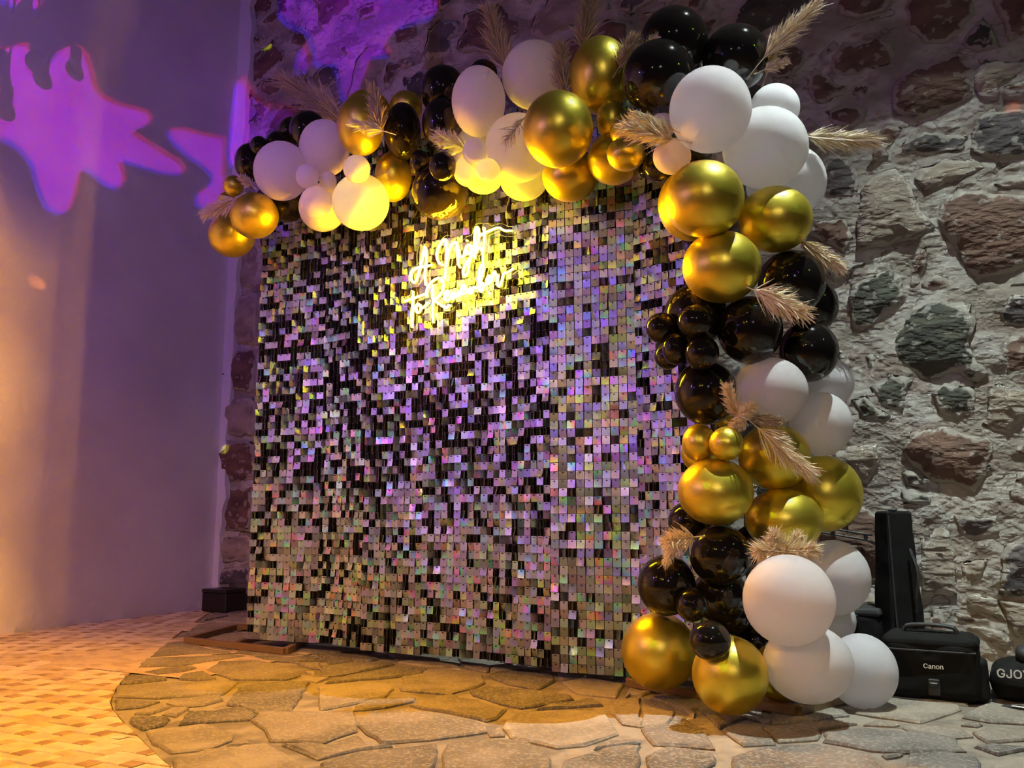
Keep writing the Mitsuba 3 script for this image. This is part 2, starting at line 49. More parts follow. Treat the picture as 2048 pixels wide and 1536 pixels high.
WALL_STONES_MORE = [[[-4.14,0.2],[-4.14,0.53],[-4.0,0.48],[-4.0,0.33]],[[-4.17,1.98],[-4.15,2.03],[-3.97,1.93],[-4.02,1.76],[-4.15,1.68]],[[-4.36,2.53],[-4.15,2.76],[-4.03,2.72],[-4.0,2.47],[-4.21,2.4],[-4.34,2.42],[-4.36,2.45]],[[-4.41,2.59],[-4.41,2.98],[-4.3,3.06],[-4.27,3.06],[-4.19,2.82]],[[-4.4,3.39],[-4.36,3.39],[-4.32,3.32],[-4.22,3.25],[-4.15,3.24],[-4.27,3.12],[-4.38,3.15],[-4.31,3.18],[-4.29,3.22],[-4.36,3.32],[-4.4,3.34]],[[-4.4,3.69],[-4.4,3.76],[-4.35,3.8],[-4.26,3.73]],[[-4.27,3.85],[-4.14,3.91],[-4.17,4.05],[-4.03,4.05],[-4.04,3.9],[-4.2,3.79]],[[-4.13,0.07],[-3.96,0.25],[-3.78,0.14],[-3.8,0.07]],[[-4.14,0.6],[-4.14,0.88],[-3.95,0.91],[-3.82,0.85],[-3.8,0.69],[-3.97,0.54]],[[-3.99,1.22],[-3.71,1.28],[-3.64,1.15],[-3.81,0.93],[-3.9,0.98]],[[-4.16,1.57],[-3.98,1.68],[-3.71,1.45],[-3.72,1.38],[-4.06,1.3],[-4.16,1.35]],[[-3.93,1.75],[-3.88,1.92],[-3.85,1.94],[-3.49,1.82],[-3.49,1.65],[-3.67,1.52]],[[-4.19,2.32],[-3.95,2.41],[-3.78,2.3],[-3.89,2.01],[-3.92,1.99],[-4.16,2.13]],[[-4.19,3.07],[-4.04,3.23],[-3.91,3.21],[-3.81,3.1],[-3.89,2.85],[-3.99,2.81],[-4.12,2.86]],[[-3.72,0.05],[-3.7,0.14],[-3.59,0.17],[-3.41,0.1],[-3.4,0.05]],[[-3.54,0.24],[-3.53,0.55],[-3.35,0.56],[-3.21,0.44],[-3.4,0.19]],[[-3.75,0.85],[-3.56,1.09],[-3.48,1.08],[-3.34,0.86],[-3.37,0.65],[-3.57,0.64],[-3.73,0.71]],[[-3.38,1.1],[-3.18,1.23],[-3.03,1.15],[-3.03,1.01],[-3.27,0.94]],[[-3.63,1.35],[-3.62,1.44],[-3.44,1.58],[-3.26,1.48],[-3.24,1.32],[-3.47,1.17],[-3.54,1.18]],[[-3.82,2.01],[-3.72,2.29],[-3.5,2.38],[-3.42,2.33],[-3.32,2.03],[-3.45,1.89]],[[-3.45,2.45],[-3.44,2.65],[-2.98,2.69],[-3.08,2.5],[-3.38,2.4]],[[-3.51,3.13],[-3.46,3.36],[-3.37,3.41],[-3.21,3.32],[-3.28,3.19],[-3.26,3.09],[-3.4,3.03],[-3.5,3.11]],[[-3.04,0.44],[-2.87,0.59],[-2.66,0.56],[-2.61,0.32],[-2.84,0.14]],[[-3.31,0.62],[-3.27,0.85],[-2.98,0.94],[-2.93,0.88],[-2.91,0.63],[-3.08,0.47],[-3.14,0.48]],[[-2.93,1.16],[-2.78,1.26],[-2.74,1.25],[-2.62,1.01],[-2.89,0.94],[-2.93,0.99]],[[-3.17,1.49],[-2.98,1.63],[-2.89,1.6],[-2.83,1.33],[-2.98,1.24],[-3.14,1.32]],[[-3.05,1.95],[-2.88,2.07],[-2.65,1.84],[-2.66,1.77],[-2.86,1.66],[-2.96,1.7]],[[-3.33,2.32],[-3.06,2.4],[-2.91,2.18],[-2.92,2.14],[-3.09,2.02],[-3.25,2.06]],[[-2.99,2.46],[-2.88,2.7],[-2.82,2.69],[-2.65,2.33],[-2.84,2.24]],[[-3.14,3.09],[-3.09,3.16],[-2.96,3.16],[-2.91,3.14],[-2.8,3.16],[-2.94,2.95]],[[-2.99,4.05],[-2.64,4.05],[-2.64,4.05],[-2.65,3.95],[-2.91,3.84]],[[-2.82,0.09],[-2.58,0.27],[-2.38,0.2],[-2.4,0.05],[-2.82,0.05]],[[-2.6,0.57],[-2.4,0.69],[-2.31,0.62],[-2.26,0.32],[-2.35,0.26],[-2.55,0.33]],[[-2.86,0.86],[-2.56,0.95],[-2.44,0.88],[-2.44,0.75],[-2.64,0.62],[-2.84,0.65]],[[-2.64,1.27],[-2.48,1.34],[-2.32,1.1],[-2.32,1.07],[-2.42,0.96],[-2.52,1.02]],[[-2.81,1.61],[-2.64,1.7],[-2.45,1.53],[-2.5,1.42],[-2.71,1.33],[-2.75,1.34]],[[-2.59,1.76],[-2.58,1.83],[-2.36,2.0],[-2.29,1.93],[-2.31,1.62],[-2.39,1.59]],[[-2.82,2.13],[-2.81,2.15],[-2.59,2.26],[-2.42,2.23],[-2.41,2.08],[-2.61,1.92]],[[-2.74,2.69],[-2.55,2.74],[-2.27,2.5],[-2.28,2.42],[-2.38,2.31],[-2.57,2.34]],[[-2.91,2.88],[-2.73,3.14],[-2.44,3.05],[-2.56,2.8],[-2.79,2.75],[-2.87,2.77]],[[-2.68,3.26],[-2.63,3.3],[-2.64,3.41],[-2.43,3.45],[-2.28,3.28],[-2.28,3.18],[-2.41,3.11],[-2.68,3.19]],[[-2.9,3.72],[-2.62,3.85],[-2.46,3.71],[-2.47,3.54],[-2.62,3.51],[-2.58,3.55],[-2.6,3.6],[-2.82,3.67],[-2.86,3.63],[-2.86,3.52]],[[-2.58,3.93],[-2.55,4.07],[-2.21,4.07],[-2.22,3.85],[-2.4,3.76]],[[-2.33,0.06],[-2.31,0.2],[-2.22,0.27],[-2.0,0.21],[-2.03,0.06]],[[-2.25,0.62],[-2.0,0.66],[-1.88,0.45],[-1.88,0.3],[-1.95,0.26],[-2.2,0.33]],[[-2.36,0.89],[-2.27,1.0],[-1.93,0.87],[-2.01,0.73],[-2.27,0.68],[-2.36,0.75]],[[-2.25,1.06],[-2.24,1.1],[-2.02,1.29],[-1.84,1.18],[-1.9,0.93]],[[-2.23,1.61],[-2.21,1.9],[-1.86,1.88],[-1.83,1.83],[-1.81,1.78],[-2.07,1.55]],[[-2.34,2.26],[-2.23,2.37],[-1.89,2.21],[-1.88,1.94],[-2.23,1.97],[-2.33,2.07]],[[-2.2,2.43],[-2.19,2.5],[-2.02,2.71],[-1.78,2.68],[-1.68,2.42],[-1.86,2.27]],[[-2.48,2.79],[-2.37,3.03],[-2.25,3.09],[-2.19,3.04],[-2.09,2.76],[-2.24,2.59]],[[-2.21,3.17],[-2.2,3.27],[-1.96,3.46],[-1.78,3.4],[-1.74,3.18],[-2.14,3.11]],[[-2.36,3.52],[-2.35,3.7],[-2.19,3.77],[-2.05,3.71],[-2.03,3.52],[-2.23,3.36]],[[-2.16,3.85],[-2.15,4.06],[-1.79,4.06],[-1.81,3.93],[-2.0,3.79]],[[-1.94,0.07],[-1.91,0.2],[-1.85,0.22],[-1.54,0.11],[-1.54,0.07]],[[-1.8,0.31],[-1.8,0.44],[-1.56,0.62],[-1.36,0.34],[-1.51,0.2]],[[-1.93,0.69],[-1.85,0.82],[-1.61,0.74],[-1.61,0.72],[-1.83,0.54]],[[-1.85,0.9],[-1.78,1.17],[-1.63,1.23],[-1.47,1.1],[-1.45,0.95],[-1.57,0.81]],[[-2.01,1.49],[-1.77,1.7],[-1.61,1.6],[-1.67,1.3],[-1.8,1.25],[-1.98,1.36]],[[-1.76,1.83],[-1.53,2.01],[-1.28,1.93],[-1.35,1.69],[-1.55,1.65],[-1.75,1.79]],[[-1.72,2.71],[-1.58,2.87],[-1.24,2.73],[-1.21,2.64],[-1.29,2.41],[-1.5,2.39],[-1.62,2.42]],[[-2.1,3.05],[-1.71,3.12],[-1.63,3.04],[-1.62,2.91],[-1.77,2.75],[-2.01,2.78]],[[-1.72,3.41],[-1.49,3.58],[-1.37,3.36],[-1.41,3.22],[-1.52,3.15],[-1.59,3.15],[-1.62,3.12],[-1.68,3.17]],[[-1.95,3.73],[-1.78,3.85],[-1.58,3.61],[-1.76,3.47],[-1.93,3.52]],[[-1.74,3.92],[-1.71,4.07],[-1.44,4.07],[-1.28,3.8],[-1.5,3.64]],[[-1.46,0.12],[-1.31,0.27],[-0.99,0.1],[-0.98,0.06],[-1.46,0.06]],[[-1.25,0.34],[-1.1,0.5],[-0.91,0.49],[-0.89,0.27],[-0.97,0.19]],[[-1.52,0.76],[-1.41,0.89],[-1.18,0.8],[-1.17,0.56],[-1.3,0.42],[-1.51,0.71]],[[-1.4,1.09],[-1.14,1.24],[-0.9,1.06],[-1.14,0.87],[-1.38,0.97]],[[-1.27,1.69],[-1.2,1.92],[-1.09,2.06],[-0.89,1.95],[-0.9,1.7],[-1.17,1.62]],[[-1.5,2.07],[-1.47,2.33],[-1.28,2.35],[-1.14,2.14],[-1.26,1.99]],[[-1.23,2.39],[-1.16,2.62],[-1.0,2.63],[-0.98,2.57],[-0.88,2.52],[-0.84,2.52],[-0.81,2.42],[-1.1,2.21]],[[-1.56,3.04],[-1.49,3.02],[-1.39,3.06],[-1.35,2.99],[-1.25,2.98],[-1.21,3.0],[-1.19,3.05],[-1.15,3.02],[-1.24,2.79],[-1.56,2.92]],[[-1.35,3.22],[-1.32,3.33],[-0.95,3.36],[-0.86,3.28],[-0.86,3.21],[-1.11,3.07],[-1.17,3.11],[-1.2,3.15]],[[-1.34,4.05],[-1.01,4.05],[-0.95,3.98],[-1.11,3.84],[-1.21,3.84]],[[-0.93,0.11],[-0.82,0.22],[-0.47,0.25],[-0.45,0.2],[-0.51,0.05],[-0.91,0.05]],[[-0.83,0.52],[-0.65,0.62],[-0.47,0.49],[-0.47,0.31],[-0.8,0.29]],[[-1.08,0.8],[-0.86,0.98],[-0.75,0.87],[-0.79,0.85],[-0.8,0.81],[-0.7,0.69],[-0.88,0.59],[-1.08,0.6]],[[-0.83,1.09],[-0.74,1.21],[-0.72,1.15],[-0.64,1.13],[-0.63,1.11],[-0.68,1.09],[-0.7,1.06],[-0.66,0.95],[-0.68,0.94],[-0.82,1.06]],[[-1.13,1.53],[-0.86,1.61],[-0.74,1.52],[-0.74,1.36],[-0.88,1.15],[-1.1,1.31]],[[-0.82,1.67],[-0.81,1.76],[-0.67,1.65],[-0.54,1.65],[-0.69,1.58]],[[-1.05,2.16],[-0.78,2.36],[-0.75,2.35],[-0.7,2.27],[-0.61,2.21],[-0.57,2.21],[-0.58,2.19],[-0.69,2.22],[-0.72,2.21],[-0.78,2.15],[-0.77,2.04],[-0.83,2.02]],[[-0.78,2.57],[-0.74,2.6],[-0.71,2.58],[-0.69,2.53],[-0.61,2.48],[-0.42,2.47],[-0.46,2.43],[-0.46,2.37],[-0.48,2.36],[-0.6,2.44],[-0.7,2.42],[-0.75,2.44]],[[-1.18,2.75],[-1.08,3.01],[-0.84,3.15],[-0.68,2.95],[-0.69,2.86],[-0.76,2.79],[-0.91,2.84],[-0.95,2.83],[-0.99,2.69],[-1.15,2.68]],[[-0.86,3.98],[-0.79,4.06],[-0.44,4.06],[-0.57,3.81]],[[-0.44,0.05],[-0.39,0.19],[-0.36,0.2],[-0.34,0.1],[-0.26,0.05]],[[0.03,0.17],[0.04,0.25],[0.04,0.35],[0.13,0.17]],[[-0.17,0.92],[-0.14,0.96],[-0.13,1.06],[-0.1,1.08],[0.04,1.04],[0.03,0.98],[-0.08,0.88]],[[-0.53,2.07],[-0.46,2.26],[-0.38,2.22],[-0.45,2.14],[-0.45,2.1]],[[-0.13,2.55],[-0.04,2.65],[0.01,2.48],[-0.08,2.49]],[[-0.54,2.97],[-0.34,3.04],[-0.13,2.91],[-0.12,2.89],[-0.14,2.86]],[[-0.29,3.09],[-0.24,3.33],[-0.11,3.45],[0.07,3.35],[0.07,3.25],[-0.12,2.98]],[[-0.62,3.46],[-0.53,3.72],[-0.19,3.6],[-0.16,3.51],[-0.29,3.39]],[[-0.48,3.8],[-0.35,4.05],[-0.17,4.05],[-0.06,3.97],[-0.05,3.92],[-0.17,3.69]],[[-0.08,0.05],[0.0,0.07],[0.03,0.11],[0.19,0.1],[0.16,0.05]],[[0.05,0.53],[0.34,0.53],[0.38,0.45],[0.38,0.27],[0.21,0.15],[0.19,0.16],[0.05,0.46]],[[-0.07,0.78],[-0.05,0.83],[0.06,0.94],[0.3,0.79],[0.33,0.58],[0.06,0.58],[0.06,0.76],[0.03,0.78]],[[-0.02,1.48],[0.12,1.52],[0.15,1.62],[0.25,1.58],[0.27,1.39],[0.12,1.25],[0.13,1.46],[0.09,1.48]],[[-0.05,2.93],[0.1,3.16],[0.27,2.95],[0.24,2.81]],[[0.15,3.26],[0.15,3.34],[0.37,3.41],[0.39,3.38],[0.42,3.13],[0.32,3.03]],[[0.03,3.99],[0.1,4.06],[0.47,4.06],[0.38,3.82],[0.04,3.95]],[[0.27,0.1],[0.42,0.2],[0.66,0.14],[0.66,0.07],[0.29,0.07]],[[0.44,0.28],[0.44,0.44],[0.8,0.66],[0.93,0.43],[0.94,0.31],[0.71,0.22]],[[0.59,1.26],[0.77,1.35],[0.92,1.23],[0.76,0.96],[0.73,0.97]],[[0.34,1.6],[0.43,1.68],[0.79,1.62],[0.74,1.44],[0.53,1.33],[0.36,1.4]],[[0.46,1.76],[0.47,1.83],[0.8,2.03],[0.93,1.89],[0.94,1.76],[0.84,1.69]],[[0.56,2.65],[0.78,2.8],[0.89,2.68],[0.97,2.42],[0.78,2.28],[0.59,2.38]],[[0.32,2.79],[0.35,2.95],[0.47,3.08],[0.78,2.96],[0.76,2.85],[0.53,2.7]],[[0.5,3.34],[0.78,3.31],[0.83,3.08],[0.8,3.04],[0.52,3.15]],[[0.43,3.48],[0.46,3.68],[0.8,3.68],[0.86,3.5],[0.81,3.41],[0.46,3.45]],[[0.46,3.77],[0.56,4.06],[0.8,4.06],[0.81,3.81],[0.8,3.77]],[[0.74,0.05],[0.75,0.16],[0.97,0.26],[1.11,0.15],[1.12,0.05]],[[1.01,0.42],[1.31,0.66],[1.43,0.46],[1.4,0.28],[1.15,0.22],[1.01,0.31]],[[0.82,0.85],[1.28,0.89],[1.31,0.85],[1.29,0.73],[0.97,0.48],[0.83,0.71]],[[0.81,0.9],[1.0,1.22],[1.16,1.26],[1.26,1.18],[1.26,0.94]],[[0.82,1.42],[0.88,1.63],[0.98,1.7],[1.12,1.61],[1.13,1.31],[0.99,1.28]],[[0.84,2.22],[1.02,2.36],[1.29,2.34],[1.24,2.13],[0.98,1.97],[0.86,2.11]],[[0.97,2.66],[1.23,2.71],[1.4,2.56],[1.36,2.43],[1.03,2.45]],[[0.82,2.85],[0.85,2.96],[0.91,3.03],[1.13,3.02],[1.2,2.78],[0.93,2.73]],[[0.86,3.72],[0.88,3.77],[1.24,3.8],[1.22,3.56],[0.94,3.53]],[[0.88,4.06],[1.19,4.06],[1.26,3.99],[1.25,3.87],[0.9,3.85]],[[1.17,0.15],[1.43,0.22],[1.65,0.08],[1.65,0.05],[1.18,0.05]],[[1.46,0.26],[1.5,0.45],[1.69,0.54],[1.9,0.4],[1.89,0.28],[1.68,0.13]],[[1.37,0.73],[1.38,0.81],[1.66,0.82],[1.64,0.6],[1.5,0.53]],[[1.33,1.17],[1.61,1.29],[1.67,1.26],[1.73,0.94],[1.7,0.91],[1.35,0.89],[1.33,0.93]],[[1.2,1.59],[1.39,1.64],[1.49,1.59],[1.56,1.36],[1.3,1.24],[1.21,1.31]],[[1.43,1.71],[1.44,1.91],[1.74,1.96],[1.78,1.87],[1.52,1.67]],[[1.33,2.11],[1.4,2.36],[1.69,2.17],[1.71,2.04],[1.42,1.99]],[[1.45,2.43],[1.49,2.54],[1.59,2.63],[1.78,2.58],[1.82,2.32],[1.73,2.25]],[[1.37,3.18],[1.41,3.38],[1.58,3.43],[1.76,3.33],[1.83,3.1],[1.61,2.97]],[[1.32,3.9],[1.33,3.99],[1.55,4.07],[1.73,4.07],[1.77,3.85],[1.68,3.77]],[[1.72,0.08],[1.92,0.22],[2.1,0.11],[2.11,0.06],[1.72,0.06]],[[1.96,0.29],[1.97,0.39],[2.15,0.59],[2.35,0.53],[2.3,0.27],[2.14,0.19]],[[1.74,0.6],[1.76,0.85],[1.78,0.87],[2.0,0.82],[2.08,0.65],[1.92,0.48]],[[1.59,1.61],[1.81,1.78],[1.98,1.57],[1.98,1.46],[1.7,1.34],[1.66,1.37]],[[1.79,2.16],[1.9,2.24],[2.14,2.27],[2.17,2.1],[1.84,1.96],[1.81,2.02]],[[1.86,2.6],[2.05,2.65],[2.25,2.55],[2.25,2.53],[2.16,2.36],[1.91,2.33]],[[1.61,2.71],[1.64,2.91],[1.87,3.05],[1.93,3.03],[2.02,2.71],[1.82,2.66]],[[1.82,3.34],[2.09,3.54],[2.31,3.39],[2.26,3.2],[1.96,3.09],[1.89,3.11]],[[1.64,3.48],[1.72,3.71],[1.81,3.79],[2.01,3.7],[2.04,3.59],[1.78,3.4]],[[1.82,3.85],[1.78,4.07],[2.22,4.07],[2.17,3.92],[2.03,3.76]],[[2.18,0.11],[2.34,0.19],[2.51,0.06],[2.18,0.06]],[[2.39,0.26],[2.44,0.5],[2.69,0.44],[2.76,0.24],[2.6,0.09]],[[2.34,1.19],[2.55,1.33],[2.81,1.16],[2.8,0.98],[2.55,0.95]],[[2.05,1.44],[2.06,1.57],[2.22,1.68],[2.55,1.52],[2.53,1.41],[2.28,1.24]],[[2.28,1.73],[2.34,1.94],[2.56,1.92],[2.67,1.76],[2.56,1.6]],[[2.23,2.32],[2.3,2.46],[2.64,2.27],[2.56,2.01],[2.33,2.04],[2.28,2.09]],[[2.31,2.56],[2.46,2.75],[2.8,2.65],[2.7,2.32],[2.31,2.54]],[[2.33,3.19],[2.38,3.37],[2.53,3.44],[2.66,3.37],[2.72,3.11],[2.47,2.97]],[[2.07,3.72],[2.2,3.87],[2.52,3.65],[2.5,3.5],[2.34,3.43],[2.11,3.59]],[[2.26,3.93],[2.29,4.05],[2.57,4.05],[2.63,3.88],[2.54,3.73]],[[2.73,0.07],[2.83,0.17],[3.02,0.12],[3.02,0.07]],[[2.46,0.59],[2.56,0.86],[2.82,0.89],[2.87,0.82],[2.85,0.7],[2.71,0.53]],[[2.89,0.95],[2.9,1.15],[3.05,1.25],[3.15,1.21],[3.15,0.92],[2.94,0.89]],[[2.63,1.97],[2.73,2.27],[3.05,2.2],[3.07,2.06],[2.79,1.8],[2.75,1.8]],[[2.78,2.34],[2.87,2.64],[2.98,2.69],[3.11,2.64],[3.15,2.4],[3.06,2.28]],[[2.48,2.8],[2.48,2.89],[2.77,3.05],[2.89,2.99],[2.95,2.75],[2.83,2.7]],[[2.56,3.5],[2.58,3.65],[2.69,3.85],[2.97,3.78],[2.95,3.49],[2.7,3.43]],[[2.66,4.07],[3.12,4.07],[3.14,4.03],[3.1,3.9],[2.99,3.84],[2.71,3.91]],[[2.94,0.7],[2.95,0.8],[3.16,0.83],[3.16,0.54]],[[3.09,1.33],[3.09,1.54],[3.15,1.56],[3.15,1.3]],[[2.97,3.0],[3.16,3.17],[3.16,2.73],[3.02,2.77]],[[3.01,3.48],[3.03,3.79],[3.13,3.85],[3.17,3.81],[3.17,3.37]]]
PLATFORM = [[-4.299,3.875],[-4.025,3.543],[-3.681,3.135],[-3.349,2.762],[-3.162,2.536],[-2.923,2.282],[-2.708,2.058],[-2.574,1.936],[-2.485,1.861],[-2.376,1.791],[-2.207,1.701],[-1.975,1.584],[-1.784,1.489],[-1.709,1.455],[-1.576,1.383],[-1.25,1.0],[-0.9,0.45],[-0.6,-0.3],[2.6,-0.3],[2.6,4.0],[-4.3,4.0]]
FLAGSTONES = [[[-3.083,2.451],[-2.856,2.699],[-2.791,2.712],[-2.807,2.566],[-2.813,2.392],[-2.93,2.304]],[[-2.821,2.335],[-2.792,2.424],[-2.72,2.405],[-2.703,2.299],[-2.748,2.236],[-2.828,2.246]],[[-2.796,2.208],[-2.68,2.22],[-2.642,2.189],[-2.697,2.057],[-2.817,2.159]],[[-2.656,2.364],[-2.517,2.297],[-2.486,2.262],[-2.6,2.214],[-2.672,2.28]],[[-2.461,2.26],[-2.383,2.271],[-2.267,2.104],[-2.399,1.956],[-2.529,1.909],[-2.678,2.019]],[[-2.347,1.931],[-2.323,1.841],[-2.364,1.787],[-2.487,1.878]],[[-2.261,2.092],[-2.2,2.043],[-2.19,1.956],[-2.216,1.915],[-2.319,1.926],[-2.346,1.959]],[[-2.306,1.915],[-2.252,1.894],[-2.22,1.802],[-2.266,1.776]],[[-2.222,1.886],[-2.191,1.904],[-2.133,1.806],[-2.192,1.807]],[[-2.175,1.777],[-2.12,1.779],[-2.076,1.728],[-2.078,1.665],[-2.153,1.684],[-2.243,1.742]],[[-2.772,2.542],[-2.67,2.645],[-2.42,2.579],[-2.302,2.493],[-2.274,2.402],[-2.442,2.305],[-2.673,2.393]],[[-2.301,2.319],[-2.172,2.393],[-2.031,2.197],[-1.892,2.016],[-1.981,1.964],[-2.138,1.998],[-2.314,2.213]],[[-2.064,1.976],[-1.981,1.958],[-1.961,1.945],[-1.929,1.89],[-2.047,1.745],[-2.152,1.865]],[[-1.988,1.779],[-1.835,1.745],[-1.788,1.697],[-1.773,1.599],[-1.827,1.535],[-1.935,1.576],[-2.059,1.655]],[[-1.751,1.709],[-1.721,1.69],[-1.731,1.649],[-1.756,1.652]],[[-1.768,1.585],[-1.735,1.643],[-1.726,1.646],[-1.721,1.668],[-1.694,1.715],[-1.531,1.641],[-1.397,1.558],[-1.66,1.406],[-1.769,1.504]],[[-2.434,2.737],[-2.324,2.614],[-2.365,2.61],[-2.485,2.664]],[[-3.369,2.883],[-3.122,2.773],[-2.916,2.738],[-3.037,2.618],[-3.1,2.487],[-3.379,2.79]],[],[[-2.631,2.758],[-2.579,2.835],[-2.5,2.81],[-2.512,2.692],[-2.658,2.674],[-2.76,2.707]],[[-2.314,2.806],[-2.161,2.852],[-2.173,2.568],[-2.213,2.49],[-2.32,2.61],[-2.319,2.618],[-2.358,2.66]],[[-2.148,2.564],[-2.093,2.8],[-1.991,2.826],[-1.942,2.709],[-1.986,2.621],[-2.123,2.421]],[[-2.04,2.452],[-1.931,2.515],[-1.856,2.446],[-1.808,2.34],[-1.816,2.185],[-1.844,2.079],[-2.084,2.346]],[[-1.976,2.815],[-1.901,2.878],[-1.746,2.814],[-1.661,2.688],[-1.642,2.617],[-1.652,2.458],[-1.82,2.436],[-1.972,2.635],[-1.936,2.709],[-1.977,2.809]],[[-1.807,2.247],[-1.805,2.274],[-1.708,2.369],[-1.681,2.315],[-1.699,2.201],[-1.751,2.121],[-1.789,2.174]],[[-1.637,2.453],[-1.382,2.359],[-1.339,2.242],[-1.349,2.191],[-1.456,2.231],[-1.626,2.255],[-1.662,2.273]],[[-1.695,2.129],[-1.637,2.224],[-1.434,2.198],[-1.316,2.146],[-1.282,2.084],[-1.366,1.95],[-1.447,1.857],[-1.628,1.987]],[[-1.61,2.645],[-1.457,2.646],[-1.311,2.635],[-1.273,2.579],[-1.348,2.391],[-1.428,2.409],[-1.577,2.487],[-1.627,2.547]],[[-1.705,2.944],[-1.535,2.936],[-1.466,2.834],[-1.446,2.668],[-1.578,2.703],[-1.715,2.796]],[[-1.402,2.941],[-1.242,2.896],[-1.175,2.677],[-1.31,2.677],[-1.437,2.817]],[[-1.298,2.483],[-1.223,2.63],[-1.16,2.55],[-1.235,2.481],[-1.303,2.404]],[[-1.323,2.32],[-1.245,2.401],[-1.116,2.463],[-0.977,2.241],[-1.002,2.097],[-1.048,2.035],[-1.201,2.073],[-1.27,2.151],[-1.302,2.218]],[[-1.276,2.138],[-1.217,2.082],[-1.252,2.058],[-1.275,2.088]],[[-1.299,1.942],[-1.243,2.02],[-1.161,2.057],[-1.131,2.049],[-1.005,1.929],[-0.962,1.809],[-1.149,1.701],[-1.257,1.847]],[[-1.436,1.761],[-1.321,1.912],[-1.24,1.809],[-1.181,1.682],[-1.383,1.566],[-1.451,1.641]],[[-1.162,2.629],[-1.1,2.692],[-0.958,2.342],[-1.015,2.351],[-1.099,2.473]],[[-0.968,2.143],[-0.943,2.193],[-0.904,2.207],[-0.895,2.185],[-0.966,2.065]],[[-0.978,1.938],[-0.939,2.099],[-0.913,2.143],[-0.886,2.163],[-0.784,1.912],[-0.944,1.819]],[[-2.146,2.992],[-1.95,2.931],[-1.915,2.91],[-2.006,2.858],[-2.174,2.887]],[[-1.823,2.055],[-1.756,2.117],[-1.749,2.115],[-1.582,1.931],[-1.577,1.782],[-1.707,1.743],[-1.804,1.823],[-1.924,1.886],[-1.923,1.892],[-1.956,1.948],[-1.974,1.961],[-1.888,2.011],[-1.886,2.018],[-1.893,2.028]],[[-1.712,3.048],[-1.572,3.009],[-1.702,2.973],[-1.706,2.95],[-1.711,2.945],[-1.727,2.826],[-1.804,2.975]],[[-1.901,3.134],[-1.769,3.078],[-1.767,3.012],[-1.81,2.975],[-1.762,2.881],[-1.762,2.861],[-1.925,2.946],[-2.062,3.133]],[[-0.942,2.574],[-0.903,2.406],[-0.956,2.352],[-1.094,2.695],[-1.102,2.698],[-1.113,2.688],[-1.124,2.721]],[[-0.803,2.388],[-0.715,2.217],[-0.864,2.183],[-0.948,2.317],[-0.944,2.355],[-0.897,2.405],[-0.926,2.53],[-0.925,2.541]],[[-0.819,2.178],[-0.708,2.181],[-0.67,2.089],[-0.712,1.945],[-0.761,1.917],[-0.83,2.071]],[[-0.604,2.312],[-0.507,2.383],[-0.385,2.348],[-0.31,2.177],[-0.607,2.006],[-0.662,2.178]],[[-0.518,2.517],[-0.445,2.62],[-0.301,2.642],[-0.22,2.609],[-0.192,2.499],[-0.318,2.406],[-0.383,2.389],[-0.5,2.426]],[[-0.429,2.736],[-0.36,2.719],[-0.375,2.685],[-0.448,2.668]],[[-0.329,2.729],[-0.202,2.735],[-0.186,2.674],[-0.232,2.621],[-0.3,2.648],[-0.321,2.645],[-0.349,2.687]],[[-0.198,3.063],[-0.162,3.145],[-0.04,3.094],[-0.041,2.903],[-0.16,2.873],[-0.221,2.905]],[[-0.2,2.842],[-0.167,2.83],[-0.179,2.796],[-0.224,2.797]],[[-0.135,2.799],[-0.041,2.805],[-0.041,2.717],[-0.149,2.617],[-0.188,2.72]],[[-0.136,2.599],[-0.041,2.623],[-0.117,2.502],[-0.167,2.564]],[[-0.301,2.396],[-0.257,2.443],[-0.235,2.46],[-0.162,2.457],[-0.147,2.271],[-0.298,2.185]],[[-0.101,2.464],[-0.041,2.537],[-0.041,2.333],[-0.135,2.278],[-0.135,2.365]],[[-0.317,2.393],[-0.317,2.364],[-0.35,2.333],[-0.358,2.363]],[[-0.436,3.084],[-0.243,3.067],[-0.229,3.014],[-0.314,2.766],[-0.489,2.806]],[[-0.736,2.554],[-0.688,2.529],[-0.603,2.345],[-0.662,2.289],[-0.757,2.415]],[[-0.578,2.613],[-0.463,2.673],[-0.535,2.543],[-0.518,2.437],[-0.597,2.359],[-0.624,2.406],[-0.666,2.496]],[[-0.788,2.663],[-0.697,2.563],[-0.741,2.572],[-0.767,2.434],[-0.877,2.611]],[[-0.601,2.988],[-0.499,2.772],[-0.584,2.641],[-0.665,2.556],[-0.704,2.711]]]
